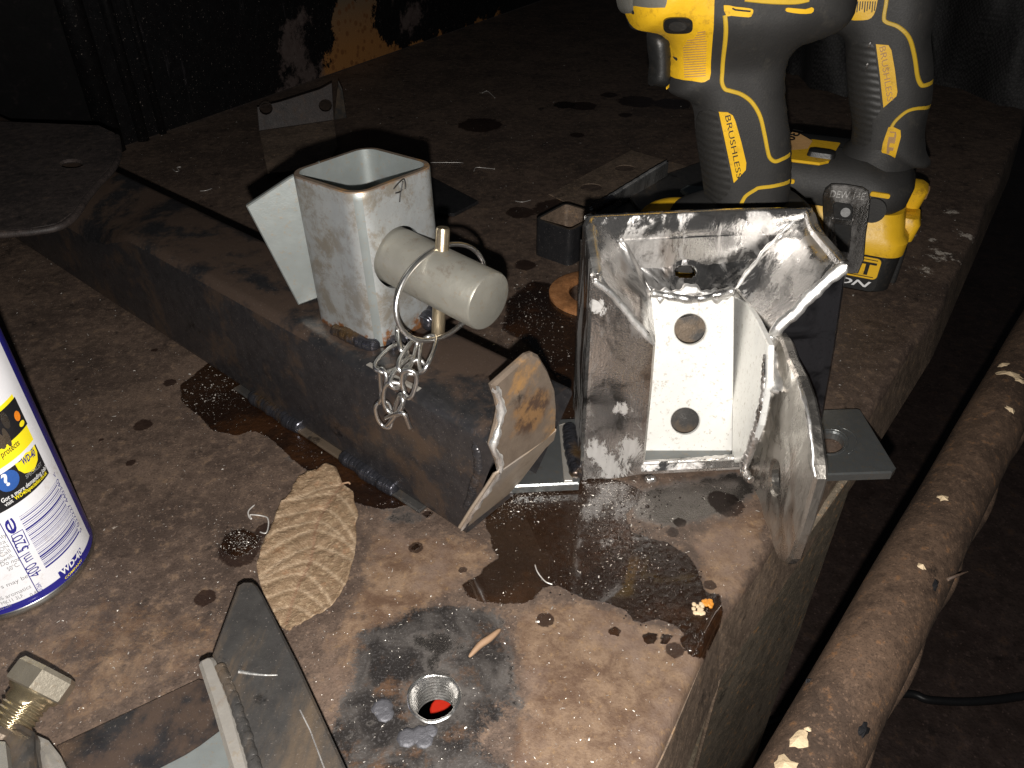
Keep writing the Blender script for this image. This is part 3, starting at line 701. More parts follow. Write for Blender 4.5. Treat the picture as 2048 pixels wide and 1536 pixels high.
# square offcut
off = thing('tube_offcut', 'short rusty square tube offcut standing open beside the polished bracket', 'offcut', (.035, .55, 0))
ang = math.atan2(.521 - .542, .043 - .017); ox = V((math.cos(ang), math.sin(ang), 0)); oy = V((-math.sin(ang), math.cos(ang), 0)); OB = basis(V((.0165, .542, 0)), ox, oy)
vs1, fs1 = stack([(0, 0, .034, 0, .040, .005), (.0285, 0, .034, 0, .040, .005), (.029, .0004, .0336, .0004, .0396, .005)], OB, capb=False, capt=False)
vs2, fs2 = stack([(.029, .0024, .0316, .0024, .0376, .003), (0, .0026, .0314, .0026, .0374, .003)], OB, capb=False, capt=False)
smooth_by_angle(obj('outer_wall', vs1, fs1, 'dark', off)); smooth_by_angle(obj('inner_wall', vs2, fs2, 'side', off))
L = 24; m = Mesh(); a = vs1[2 * L:3 * L]; b = vs2[:L]; m.add(a + b, [(i, (i + 1) % L, L + (i + 1) % L, L + i) for i in range(L)]); obj('cut_rim', m.v, m.f, 'gusset', off)
# washer
wc = V((.0587, .4783, 0)); m = Mesh(); seg = 48; pr = [(.0188, .0), (.0188, .0022), (.0194, .0026), (.0317, .0026), (.0327, .0020), (.0327, 0)]
vs = [V((r * math.cos(2 * math.pi * k / seg), r * math.sin(2 * math.pi * k / seg), z + .0002)) for r, z in pr for k in range(seg)]
fs = [(i * seg + k, i * seg + (k + 1) % seg, (i + 1) * seg + (k + 1) % seg, (i + 1) * seg + k) for i in range(5) for k in range(seg)]
o = smooth_by_angle(obj('washer', vs, [f[::-1] for f in fs], 'washer')); o.location = wc; tag(o, 'large orange rusty washer half hidden by the polished bracket', 'washer')

# ------------------------------------------------------------------ welded beam with galvanised tube
BD = V((.763, -.647, 0)).normalized(); BN = V((.647, .763, 0)).normalized()
beam = thing('welded_beam', 'dark square steel beam with an upright galvanised socket welded on top', 'beam', BD * -.35 + BN * .2)
def bp(s, n, z): return BD * s + BN * n + V((0, 0, z))
def build_beam():
    r = .006; prof = []; n0, n1, z0, z1 = .1755, .2265, .001, .071
    for cx, cz, a in ((n1 - r, z0 + r, -90), (n1 - r, z1 - r, 0), (n0 + r, z1 - r, 90), (n0 + r, z0 + r, 180)):
        for k in range(6): t = math.radians(a + 18 * k); prof.append((cx + r * math.cos(t), cz + r * math.sin(t)))
    ss = [-.95 + .02 * i for i in range(39)] + [-.172]; L = len(prof)
    def s_end(z): return -.1572 if z > .05 else -.1572 - (.05 - z) / .05 * .0220
    def P_(s, a, b, last):
        k = min(1, max(0, (-.450 - s) / .05)); q = max(0, (n1 - a) / (n1 - n0)); w_ = max(0, q - .35) / .65
        return bp(s_end(b) if last else s, a - .004 * k * (1 - b / .071) * 0, b - k * .020 * w_ ** 2 * (b / .071))
    for nm, sel, mt in (('beam_top', lambda z: z > .0675, 'beam_top'), ('beam_side', lambda z: z <= .0675, 'beam')):
        vs = [P_(s, a, b, s == ss[-1]) for s in ss for a, b in prof]; fs = []
        for i in range(len(ss) - 1):
            for k in range(L):
                k2 = (k + 1) % L
                if sel((prof[k][1] + prof[k2][1]) / 2): fs.append((i * L + k, i * L + k2, (i + 1) * L + k2, (i + 1) * L + k))
        used = sorted({i for f in fs for i in f}); mp = {a: b for b, a in enumerate(used)}
        o = obj(nm, [vs[i] for i in used], [tuple(mp[i] for i in f) for f in fs], mt, beam, True)
    # end plate with a crease
    P0, P1, P2 = (-.1575, .0965), (-.1560, .047), (-.184, .0015)
    def ring(n): return [bp(*P0[:1], n, P0[1]), bp(P1[0], n, P1[1]), bp(P2[0], n, P2[1])]
    nl, nr = .1725, .231
    def up_(px, py): return hit(px, py, BD * -.1565, BD)
    def worn(vs):
        c = up_(1062, 825); d = np.array([((Vector(v) - c) * 1.0).length for v in vs]); return dict(patch=np.clip(1.25 - d / .017, 0, 1))
    slab('end_plate', [up_(*p) for p in [(986, 772), (1030, 733), (1056, 710), (1068, 706), (1080, 712), (1098, 742), (1112, 778), (1115, 815), (1113, 862), (1091, 884), (1040, 918), (1002, 945), (998, 928), (984, 893), (996, 850), (1001, 822), (996, 800)]], .0036, 'wornplate', beam, bev=.0012, toward=V((.3, -.3, .1)), h=.004, attrs=worn)
    c0, c1 = up_(1002, 944), up_(1113, 861); g0, g1 = on(926, 1061, .0010), on(1040, 964, .0010)
    nn = (c1 - c0).cross(g0 - c0).normalized()
    def dn_(px, py): return hit(px, py, c0, nn)
    slab('end_skid', [dn_(*p) for p in [(1002, 943), (1060, 903), (1114, 860), (1109, 880), (1092, 896), (1042, 962), (977, 1036), (947, 1058), (927, 1064), (919, 1058), (943, 1020), (972, 978), (990, 950)]], .0014, 'skid', beam, bev=.0005, toward=V((.3, -.3, .1)))
    FB = (lo.location - up_(1000, 900)).normalized()
    band('bright_bead', [up_(989, 775), up_(1001, 800), up_(1001, 840), up_(988, 892), up_(1001, 925), up_(1002, 943)], .0015, 'ground', beam, FB, .3, .0006, .5, 7)
    band('bright_bead', [dn_(1001, 944), dn_(976, 980), dn_(948, 1020), dn_(924, 1058)], .0012, 'ground', beam, FB, .3, .0006, .5, 8)
    weld('old_bead', [bp(-.172, .1790, .0690), bp(-.1685, .1768, .060), bp(-.168, .1766, .048), bp(-.176, .1768, .02)], .0024, 'beam', beam, .6, .3, 1.2)
    for s0, s1 in ((-.345, -.298), (-.265, -.223)):
        weld('bottom_weld', [bp(s0, .1758, .0030), bp((s0 + s1) / 2, .1750, .0030), bp(s1, .1758, .0025)], .0042, 'weld', beam, .5, .2)
    slab('base_strip', [bp(-.36, .1728, .0025), bp(-.205, .1728, .0025), bp(-.205, .18, .0025), bp(-.36, .18, .0025)], .002, 'gusset', beam, toward=V((0, 0, 5)))
    # old bright weld scar along the corner edge
    slab('scar_strip', [bp(-.237, .1775, .0716), bp(-.205, .1782, .0716), bp(-.205, .1812, .0716), bp(-.237, .1800, .0716)], .0014, 'cutedge', beam, toward=V((0, 0, 5)), bev=.0005)
build_beam()
# socket tube
TY = math.radians(50.0)
TX = V((math.cos(TY), math.sin(TY), 0)); TYv = V((-math.sin(TY), math.cos(TY), 0)); TZ = V((-.030, .030, 1)).normalized()
TX = (TX - TZ * TX.dot(TZ)).normalized(); TYv = TZ.cross(TX)
TO = V((-.0645, .3330, .0705)); TB = basis(TO, TX, TYv, TZ); TA = .0242; TL = .0745
PAX = (-TYv + V((0, 0, -.10))).normalized()             # pin axis
E0 = hit(800, 515, TO - TYv * TA, TYv)                  # where the pin leaves the tube
def socket():
    seg = 8; L = 4 * (seg + 1)
    lv = [(TL * k / 20, -TA, TA, -TA, TA, .0098) for k in range(20)] + [(TL - .0005, -TA, TA, -TA, TA, .0098), (TL, -TA + .0004, TA - .0004, -TA + .0004, TA - .0004, .0094)]
    k0 = len(lv)
    lv += [(TL, -TA + .0025, TA - .0025, -TA + .0025, TA - .0025, .0074), (TL * .5, -TA + .0026, TA - .0026, -TA + .0026, TA - .0026, .0074), (0, -TA + .0026, TA - .0026, -TA + .0026, TA - .0026, .0074), ]
    vs, fs = stack(lv, TB, seg, False, False); n = len(lv)
    fs += [((n - 1) * L + i, (n - 1) * L + (i + 1) % L, (i + 1) % L, i) for i in range(L)]
    me = bpy.data.meshes.new('t'); me.from_pydata([tuple(v) for v in vs], [], fs); a = bpy.data.objects.new('t', me); C.objects.link(a)
    cv, cf = sweep([E0 + PAX * .02, E0 - PAX * .075], .0143, 40); mc = bpy.data.meshes.new('c'); mc.from_pydata([tuple(v) for v in cv], [], cf)
    b = bpy.data.objects.new('c', mc); C.objects.link(b)
    for ob in (a, b):
        bm = bmesh.new(); bm.from_mesh(ob.data); bmesh.ops.recalc_face_normals(bm, faces=bm.faces); bm.to_mesh(ob.data); bm.free()
    md = a.modifiers.new('b', 'BOOLEAN'); md.operation = 'DIFFERENCE'; md.object = b; md.solver = 'EXACT'
    bpy.context.view_layer.update(); dg = bpy.context.evaluated_depsgraph_get()
    me2 = bpy.data.meshes.new_from_object(a.evaluated_get(dg)); bpy.data.objects.remove(a); bpy.data.objects.remove(b)
    V_ = [v.co.copy() for v in me2.vertices]; F_ = [tuple(p.vertices) for p in me2.polygons]; inv = TB.inverted()
    P = np.array([[*(inv @ p)] for p in V_]); z = P[:, 2]; rs = np.random.RandomState(3)
    lowl = np.clip(1 - z / .014, 0, 1) * .70; r2 = np.clip((z - TL + .005) / .005, 0, 1) * .46
    h = np.clip(1.15 - np.hypot(P[:, 0] + .0043, z - .0388) / .028, 0, 1) * (P[:, 1] < -TA * .9) * .48
    o = obj('socket_tube', V_, F_, 'galv', beam, False, dict(rusty=np.maximum(lowl, r2), burnt=np.maximum(np.clip(1 - z / .010, 0, 1) * .5, h)))
    o.data.materials.append(MAT['galv2']); o.data.materials.append(MAT['wornplate'])
    for p in o.data.polygons:
        c = inv @ p.center; q = max(abs(c.x), abs(c.y))
        if c.z > TL - .0008: p.material_index = 2
        elif q < TA - .0018 and not (c.x**2 + 0 > 1): p.material_index = 1
    smooth_by_angle(o, 40); return o
tube = socket()
def tp(x, y, z): return TO + TX * x + TYv * y + TZ * z
m = Mesh(); m.add(*sweep([tp(-TA + .0026, .004, z) for z in (.03, .05, TL - .001)], .0009, 8)); obj('inner_seam', m.v, m.f, 'gusset', tube, True)
# marker arrow on the face with the pin
def onface(px, py): return hit(px, py, TO - TYv * (TA + .0001), TYv)
m = Mesh()
for ln in ([(799, 404), (801, 385), (806, 362)], [(787, 378), (797, 366), (808, 358), (811, 372), (810, 378)], [(791, 386), (799, 384), (804, 379)]):
    m.add(*sweep(spline([onface(*p) for p in ln], 5), .00035, 6))
obj('marker_arrow', m.v, m.f, 'ink', tube, True)
# side plate of the socket
PP0 = hit(600, 612, TO + TX * -TA, TX)
pl = [hit(a, b, TO + TX * (-TA - .0), V((-.35, -1, -.02))) for a, b in [(492, 413), (577, 356), (640, 330), (650, 590), (636, 594), (597, 611)]]
pl0 = tp(-TA - .003, TA * .2, .0)
def sp(px, py): return hit(px, py, tp(-TA * .55, TA + .001, .03), V((.30, -1, .06)).normalized())
slab('side_plate', [sp(492, 413), sp(578, 356), sp(640, 325), sp(660, 585), sp(635, 597), sp(597, 611)], .0035, 'galv2', beam, bev=.0006)
weld('weld_bead', [tp(-TA - .001, TA * .3, .0015), tp(-TA - .001, -.01, .0015), tp(-TA + .001, -TA + .002, .001)], .0034, 'weld', beam, .62, .25)
weld('weld_bead', [tp(-TA + .004, -TA - .001, .0008), tp(-.006, -TA - .002, .001)], .0036, 'weld', beam, .62, .25)
weld('weld_bead', [tp(.002, -TA - .002, .002), tp(.012, -TA - .002, .006), tp(.018, -TA - .001, .010), tp(TA, -TA, .004)], .0046, 'weld', beam, .6, .3)
weld('weld_bead', [tp(TA + .001, -TA + .004, .001), tp(TA + .001, TA, .001)], .003, 'weld', beam, .6, .25)

# ------------------------------------------------------------------ pin, linch ring, chain
pin = thing('steel_pin', 'thick round grey steel pin pushed through the galvanised socket', 'pin', V((E0.x, E0.y, 0)))
r = .0130; E1 = E0 + PAX * .0535
pathp = [E0 - PAX * .048, E1 - PAX * .0012, E1 - PAX * .0003, E1]
vs, fs = sweep(pathp, [r, r, r - .0005, r - .0014], 56); smooth_by_angle(obj('shaft', vs, fs, 'pin', pin), 30)
ringo = thing('linch_pin', 'linch pin with round wire ring snapped over the end of the thick pin', 'linch pin', V((E0.x + .03, E0.y - .03, 0)))
PC = E0 + PAX * .0235
up_ = (V((.02, .08, 1)) - PAX * V((.02, .08, 1)).dot(PAX)).normalized()
rt0, rt1 = PC + up_ * .0245, PC - up_ * .0215
RV = on
def at_depth(px, py, p):                       # the point of the ray through (px,py) lying as far out as p
    d = ray(px, py); return CP + d * ((Vector(p) - CP).dot(FW) / d.dot(FW))
top_ = at_depth(886, 455, PC + up_ * .02); bot_ = at_depth(876, 668, PC - up_ * .02)
vs, fs = sweep([bot_, bot_.lerp(top_, .98), top_], [.0030, .0030, .0026], 18); smooth_by_angle(obj('rod', vs, fs, 'brass', ringo), 30)
# ring
cR = at_depth(886, 584, PC); tv = (at_depth(908, 490, PC) - at_depth(860, 682, PC)) / 2
hx = (at_depth(962, 566, PC) - at_depth(806, 602, PC)) / 2; hv = hx + FW * .0185
pts = [cR + tv * math.cos(t) - hv * math.sin(t) for t in [2 * math.pi * k / 64 for k in range(64)]]
vs, fs = sweep(pts, .00112, 12, closed=True); obj('ring', vs, fs, 'wire', ringo, True)
m = Mesh(); m.add(*ellipsoid(at_depth(876, 668, PC - up_ * .02), (V((.003, 0, 0)), V((0, .003, 0)), V((0, 0, .0022))))); obj('rod_eye', m.v, m.f, 'brass', ringo, True)

chain = thing('chain', 'short bright twisted-link chain hanging from the linch pin ring over the beam', 'chain', (-.055, .29, 0))
def link(c, dirv, face, ln=.0165, wd=.0098, wr=.00095, twist=0):
    """one wire link: centre, long axis, plane normal"""
    x = dirv.normalized(); z = (face - x * face.dot(x)).normalized(); y = z.cross(x); pts = []
    a, b = ln / 2 - wr, wd / 2 - wr
    for k in range(32):
        t = 2 * math.pi * k / 32; cx, sx = math.cos(t), math.sin(t)
        u = math.copysign(abs(cx) ** .75, cx) * a; v_ = math.copysign(abs(sx) ** .8, sx) * b
        w_ = wr * .9 * math.sin(2 * t + twist)
        pts.append(c + x * u + y * v_ + z * w_)
    vs, fs = sweep(pts, wr, 8, closed=True); return obj('link', vs, fs, 'wire', chain, True)
side0 = BN * .1722
def onside(px, py, out=.003): return hit(px, py, side0 - BN * out, BN)
def ch(p1, p2, place, tilt, ln=None, wd=.0095, **k):
    a, b = place(*p1), place(*p2); d = b - a; f = (-FW); f = Matrix.Rotation(math.radians(tilt), 3, d.normalized()) @ f
    link((a + b) / 2, d, f, (ln or d.length), wd, **k)
z8 = lambda px, py: on(px, py, .082)
z9 = lambda px, py: on(px, py, .086)
ch((860, 670), (848, 742), z9, 35, wd=.0100)          # from the ring
ch((795, 655), (806, 708), z9, 75, wd=.0075)           # anchor at the tube
ch((835, 680), (800, 745), z9, -55, wd=.0085)
ch((812, 694), (755, 745), z8, 8, wd=.0110)
ch((851, 725), (808, 748), z8, 30, wd=.0085)
ch((825, 715), (782, 775), z8, -50, wd=.0080)
ch((768, 738), (760, 805), lambda a, b: onside(a, b, .004), 60, wd=.0088)
ch((822, 738), (812, 795), lambda a, b: onside(a, b, .007), 20, wd=.0085)
ch((792, 762), (782, 830), lambda a, b: onside(a, b, .006), 5, wd=.0110)
ch((806, 792), (776, 850), lambda a, b: onside(a, b, .004), 65, wd=.0085)
ch((764, 800), (772, 858), lambda a, b: onside(a, b, .003), 10, wd=.0090)
a_, b_ = onside(797, 830, .004), onside(820, 858, .006)
vs, fs = sweep(spline([onside(772, 836, .004), onside(790, 828, .008), onside(808, 828, .008), onside(815, 842, .006), onside(820, 856, .004)], 6), .00095, 8); obj('end_hook', vs, fs, 'wire', chain, True)

# ------------------------------------------------------------------ flat bar and polished bracket
brk = thing('polished_bracket', 'shiny ground steel funnel bracket lined with a white galvanised channel', 'bracket', (.085, .315, 0))
FPn = V((.046, -.999, 0)); FP0 = V((.033, .288, 0))
def fp(px, py, back=0): return hit(px, py, FP0 - FPn * back, FPn)
WX = V((.999, .046, 0))
def wp(px, py, back=0):                        # leaning galvanised web
    n = V((.0, -.950, .312)).normalized(); return hit(px, py, V((.09, .3045, .006)) - n * back, n)
def xp(px, py, x): return hit(px, py, V((x, .29, 0)), V((1, -.046, 0)))
zb = .0062
slab('flat_bar', [on(a, b, zb) for a, b in [(1010, 973), (1158, 966), (1166, 925), (1560, 925), (1566, 953), (1600, 951), (1640, 949), (1785, 944), (1793, 934), (1722, 819), (1714, 816), (1400, 826), (1000, 842)]], .0055, 'bar', brk,
     [[on(1660 + 29 * math.cos(k * math.pi / 14), 884 + 20.5 * math.sin(k * math.pi / 14), zb) for k in range(28)]], .0008, toward=V((0, 0, 5)))
for rr_ in (1.22,):
    m = Mesh(); m.add(*sweep([on(1660 + 30 * rr_ * math.cos(k * math.pi / 14), 884 + 21 * rr_ * math.sin(k * math.pi / 14), zb + .0001) for k in range(28)], .0004, 6, closed=True))
    m.add(*sweep([on(1668 + 46 * math.cos(t), 884 + 30 * math.sin(t), zb + .0001) for t in [-1.3 + .2 * k for k in range(12)]], .00025, 5)); obj('drill_mark', m.v, m.f, 'bar', brk, True)
# corners
FLt, FLb = V((.0330, .288, .1165)), V((.0345, .2880, .0006))
BLt, BRt = on(1166, 443, .1185), on(1612, 420, .1195)
FRt = fp(1697, 527)
BLb, BRb = V((BLt.x + .001, BLt.y, .0062)), V((BRt.x, BRt.y, .0062))
rt_ = V((1, 0, 0))
# left side wall (outer face seen at a grazing angle)
slab('side_wall', [FLt, BLt, BLb, FLb], .0045, 'polish', brk, bev=.0012, toward=V((-3, .3, .1)))
# front-left panel
slab('front_panel', [FLb + V((-.0002, -.0004, 0)), FLt + V((-.0002, -.0004, 0)), fp(1196, 566), fp(1225, 590), fp(1262, 634), fp(1300, 668), fp(1312, 692), fp(1305, 780), fp(1297, 860), fp(1290, 932), fp(1288, 951), fp(1230, 960)], .0050, 'panel', brk, bev=.0013, h=.003, attrs=lambda vs: dict(ground=np.maximum.reduce([np.clip(.85 - np.array([(Vector(v) - fp(a, b)).length for v in vs]) / r, 0, 1) for a, b, r in ((1225, 935, .022), (1262, 900, .018), (1190, 900, .014), (1240, 820, .010), (1200, 610, .010))])))  # ground patches, mostly near the foot, carry the painted white glare
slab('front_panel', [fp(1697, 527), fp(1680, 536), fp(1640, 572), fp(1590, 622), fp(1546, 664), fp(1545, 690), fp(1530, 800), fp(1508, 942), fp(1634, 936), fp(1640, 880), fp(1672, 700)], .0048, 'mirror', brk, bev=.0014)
FN = (lo.location - V((.10, .29, .09))).normalized()
band('ground_edge', [fp(1694, 530, -.0006), fp(1660, 556, -.0006), fp(1625, 588, -.0006), fp(1590, 624, -.0006), fp(1560, 652, -.0006), fp(1549, 668, -.0006), fp(1544, 700, -.0012)], .0027, 'ground', brk, FN + V((-.1, 0, .1)), .10, sd=2)
band('ground_edge', [fp(1188, 562, -.0005), fp(1205, 574, -.0005), fp(1228, 594, -.0005), fp(1262, 636, -.0005), fp(1308, 690, -.0005)], .0015, 'ground', brk, FN, .12, sd=3)
band('ground_edge', [FLt + V((.0026, -.0005, .0006)), FLt.lerp(BLt, .35) + V((.0026, 0, .0006)), FLt.lerp(BLt, .7) + V((.0026, 0, .0006)), BLt + V((.0032, -.004, .0004))], .0024, 'ground', brk, FN + V((0, 0, .8)), .08, sd=4)
# rear rim and right rim, rounded corner
rim = spline([FLt + V((.0, .002, 0)), FLt.lerp(BLt, .85), on(1172, 436, .1190), on(1192, 430, .1192), on(1400, 420, .1195), on(1600, 416, .1197), on(1628, 424, .1197), FRt.lerp(BRt, .6), FRt + V((.001, .001, 0))], 8)
def ribbon(path, dz, wd, name, mat, off=V((0, 0, 0))):
    m = Mesh(); vs = []; n = len(path)
    for i, p in enumerate(path):
        t = (path[min(i + 1, n - 1)] - path[max(i - 1, 0)]); t.z = 0; t.normalize(); s = V((t.y, -t.x, 0))
        for a, b in ((0, 0), (.0006, .0006), (wd - .0006, .0006), (wd, 0), (wd, -dz), (0, -dz)): vs.append(p + off + s * a + V((0, 0, b)))
    fs = [(i * 6 + k, (i + 1) * 6 + k, (i + 1) * 6 + (k + 1) % 6, i * 6 + (k + 1) % 6) for i in range(n - 1) for k in range(6)]
    fs += [(5, 4, 3, 2, 1, 0), tuple((n - 1) * 6 + k for k in range(6))]
    return smooth_by_angle(obj(name, vs, fs, mat, brk), 50)
ribbon(rim, .012, .0042, 'top_rim', 'polish')
bw = (BRt - BLt).cross(V((0, 0, 1))).normalized()
def rp(px, py): return hit(px, py, BLt + bw * -.0005, bw)
slab('rear_wall', [BLt - V((0, 0, .011)), BRt - V((0, 0, .011)), BRb, BLb], .004, 'polish', brk, [[rp(1374 + 34 * math.cos(k * math.pi / 10), 541 + 22 * math.sin(k * math.pi / 10)) for k in range(20)]], .0004, toward=CP)
slab('side_wall', [FRt - V((0, 0, .011)), BRt - V((0, 0, .011)), BRb, V((FRt.x, FRt.y, .006))], .004, 'polish', brk, bev=.0006, toward=V((3, .3, .1)))
# funnel panels
def surf(name, rows, mat, nsub=8, t=.003, wob=.0004, holes=None, sd=1):
    """smooth sheet through rows of 3-D points"""
    R = [spline(r, nsub) for r in rows]; cols = [spline([R[j][i] for j in range(len(R))], nsub) for i in range(len(R[0]))]
    nu, nv = len(cols), len(cols[0]); rs = random.Random(sd); ph = [rs.uniform(0, 6) for _ in range(6)]; vs = []
    for i in range(nu):
        for j in range(nv):
            p = cols[i][j]; k = min(1, i, nu - 1 - i, j, nv - 1 - j)
            vs.append(p + (-FW) * wob * k * (math.sin(i * .9 + ph[0]) * math.sin(j * .7 + ph[1]) + .6 * math.sin(i * .35 + j * .4 + ph[2])))
    fs = [(i * nv + j, (i + 1) * nv + j, (i + 1) * nv + j + 1, i * nv + j + 1) for i in range(nu - 1) for j in range(nv - 1)]
    if holes is not None:
        fs = [f for f in fs if not holes(sum((vs[k] for k in f), Vector()) / 4)]
    o = obj(name, vs, fs, mat, brk, True); md = o.modifiers.new('thickness', 'SOLIDIFY'); md.thickness = t; md.offset = 1 if (vs[fs[0][1]] - vs[fs[0][0]]).cross(vs[fs[0][2]] - vs[fs[0][1]]).dot(CP - vs[0]) < 0 else -1
    return o
WT = [wp(a, b) for a, b in [(1300, 582), (1340, 586), (1380, 590), (1420, 586), (1468, 580)]]
top = [on(a, b, .1165) for a, b in [(1222, 446), (1300, 440), (1400, 436), (1500, 430), (1592, 428)]]
mid = [wt.lerp(tp_, .5) + V((0, .006, -.006)) for wt, tp_ in zip(WT, top)]
hc = at_depth(1371, 544, mid[2])
def hole_fn(p):
    q = p - CP; k = q.dot(FW); x = 1024 + FPX * q.x / k; y = 768 - FPX * q.dot(UPV) / k
    return ((x - 1371) / 22) ** 2 + ((y - 544) / 13) ** 2 < 1
surf('back_panel', [WT, mid, top], 'backpanel', 22, holes=hole_fn, sd=3, wob=.0002)
GL0 = [BLt + V((.003, -.004, -.002)), FLt.lerp(BLt, .5) + V((.004, 0, -.002)), FLt + V((.0045, .002, -.001))]
GL1 = [on(1226, 449, .1140), at_depth(1240, 520, WT[0] - FW * .01), fp(1250, 622, .003)]
GL2 = [at_depth(1268, 512, WT[0] - FW * .004), at_depth(1284, 580, WT[0] - FW * .012), fp(1285, 655, .004)]
GL3 = [WT[0] + V((.000, 0, .001)), wp(1306, 630, -.006), fp(1311, 690, .004)]
surf('left_gusset', [GL0, GL1, GL2, GL3], 'polish', 7, sd=5)
GR0 = [BRt + V((.001, -.004, -.002)), FRt.lerp(BRt, .5) + V((-.003, 0, -.002)), FRt + V((-.003, .002, -.002))]
GR1 = [on(1594, 432, .1150), at_depth(1615, 500, FRt.lerp(BRt, .5)), fp(1640, 570, .003)]
GR2 = [at_depth(1535, 498, WT[4] - FW * .002), at_depth(1555, 558, WT[4] - FW * .014), fp(1592, 620, .003)]
GR3 = [WT[4] + V((0, 0, .001)), wp(1500, 612, -.008), fp(1546, 668, .004)]
surf('right_gusset', [GR0, GR1, GR2, GR3], 'polish', 7, sd=9)
band('gusset_seam', [on(1200, 440, .1172), at_depth(1258, 510, GL2[0]), WT[0] + V((0, -.001, .001))], .0008, 'polish', brk, FN, .4, sd=5)
band('gusset_seam', [on(1600, 430, .1172), at_depth(1530, 500, GR2[0]), WT[4] + V((0, -.001, .001))], .0009, 'ground', brk, FN, .4, sd=6)
weld('throat_weld', [WT[0] + V((0, -.001, 0)), WT[2] + V((0, -.002, -.001)), WT[4] + V((0, -.001, 0))], .0022, 'weldbright', brk, .40, .5, 1.1)
band('throat_smear', [wp(1312, 592, -.0012), wp(1345, 588, -.0016), wp(1385, 580, -.0016), wp(1420, 590, -.0016), wp(1462, 592, -.0012)], .0024, 'ground', brk, FN, .45, sd=8)
# galvanised channel
ch_ = slab('channel_web', [wp(a, b) for a, b in [(1280, 590), (1320, 586), (1400, 590), (1462, 588), (1469, 594), (1465, 918), (1275, 925)]], .0030, 'white', brk,
     [[wp(1381 + 32 * math.cos(k * math.pi / 16), 659 + 31 * math.sin(k * math.pi / 16)) for k in range(32)], [wp(1371 + 29 * math.cos(k * math.pi / 16), 843 + 27 * math.sin(k * math.pi / 16)) for k in range(32)]], .0005)
xw = wp(1467, 750).x
slab('channel_flange', [xp(a, b, xw) for a, b in [(1467, 592), (1490, 604), (1512, 640), (1536, 690), (1534, 760), (1518, 850), (1496, 905), (1484, 925), (1464, 925)]], .003, 'white', brk, bev=.0005, toward=V((-1, 0, .2)))
# inner flank between the channel flange and the ear
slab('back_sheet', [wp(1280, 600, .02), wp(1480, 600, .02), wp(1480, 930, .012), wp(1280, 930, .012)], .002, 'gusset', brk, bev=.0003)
# ear
EX = .1195
def ep(px, py, x=EX): return hit(px, py, V((x, .29, 0)), V((1, -.03, .03)))
ear = [(1552, 666), (1563, 682), (1574, 716), (1592, 752), (1606, 792), (1618, 850), (1628, 930), (1629, 958), (1606, 1040), (1580, 1118), (1570, 1128), (1558, 1122), (1546, 1092), (1516, 1000), (1494, 945), (1500, 880), (1524, 780)]
MAT['ear'] = mk_polish('brushed_ear_steel', (.50, .47, .43), .22, .46, .55, .0005, (.42, .58), .6)
ear_o = slab('ear', [ep(*p) for p in ear], .0055, 'ear', brk, [[ep(1549 + 11 * math.cos(k * math.pi / 12), 955 + 33 * math.sin(k * math.pi / 12)) for k in range(24)]], .0012, toward=V((-2, -1, 1)), h=.006, disp=lambda p: .0003 * math.sin(p.y * 300) * math.sin(p.z * 260))
band('ground_edge', [ep(1551, 672) + V((-.002, 0, 0)), ep(1549, 700) + V((-.002, 0, 0)), ep(1556, 740) + V((-.002, 0, 0)), ep(1568, 785) + V((-.0015, 0, 0))], .0030, 'ground', brk, FN, .3, sd=9)
band('ground_edge', [ep(1590, 756) + V((.0005, -.001, 0)), ep(1606, 800) + V((.0005, -.001, 0)), ep(1617, 860) + V((.0005, -.001, 0)), ep(1626, 950) + V((.0005, -.001, 0))], .0008, 'ground', brk, FN, .3, sd=10)
weld('ear_weld', [xp(1534, 705, xw + .001), xp(1528, 800, xw + .001), xp(1504, 890, xw + .001), xp(1488, 935, xw + .001), xp(1502, 962, xw + .003)], .0022, 'polish', brk, .40, .4, 1.2)
weld('ear_weld', [ep(1548, 720) + V((-.001, 0, 0)), ep(1538, 800) + V((-.001, 0, 0)), ep(1518, 880) + V((-.001, 0, 0))], .0028, 'polish', brk, .40, .4, 1.3)
# bottom lip
lip = [fp(1290, 930), fp(1400, 922), fp(1480, 918), wp(1478, 912), wp(1400, 915), wp(1288, 918)]
slab('front_lip', [fp(1283, 928), fp(1284, 952), fp(1400, 946), fp(1494, 941), fp(1486, 915), fp(1400, 922)], .004, 'polish', brk, bev=.0012, h=.004)
slab('lip_shelf', [wp(1280, 916, -.001), wp(1484, 908, -.001), fp(1487, 918, -.0003), fp(1400, 924, -.0003), fp(1283, 931, -.0003)], .004, 'polish', brk, bev=.0004)
weld('lip_weld', [fp(1292, 928, .002), fp(1340, 926, .003), fp(1400, 920, .004), fp(1478, 914, .004)], .0016, 'weldbright', brk, .4, .4, 1.3)
weld('left_weld', [on(1137, 850, .0065), on(1141, 880, .0065), on(1147, 920, .0065), on(1155, 955, .006)], .0038, 'weld', brk, .5, .15)
weld('foot_weld', [fp(1288, 957), fp(1300, 958), fp(1312, 955)], .0024, 'polish', brk, .4, .3)
slab('heat_tint', [on(1118, 850, .0066), on(1130, 846, .0066), on(1146, 962, .0066), on(1128, 962, .0066)], .0006, 'cutedge', brk, toward=V((0, 0, 5)))

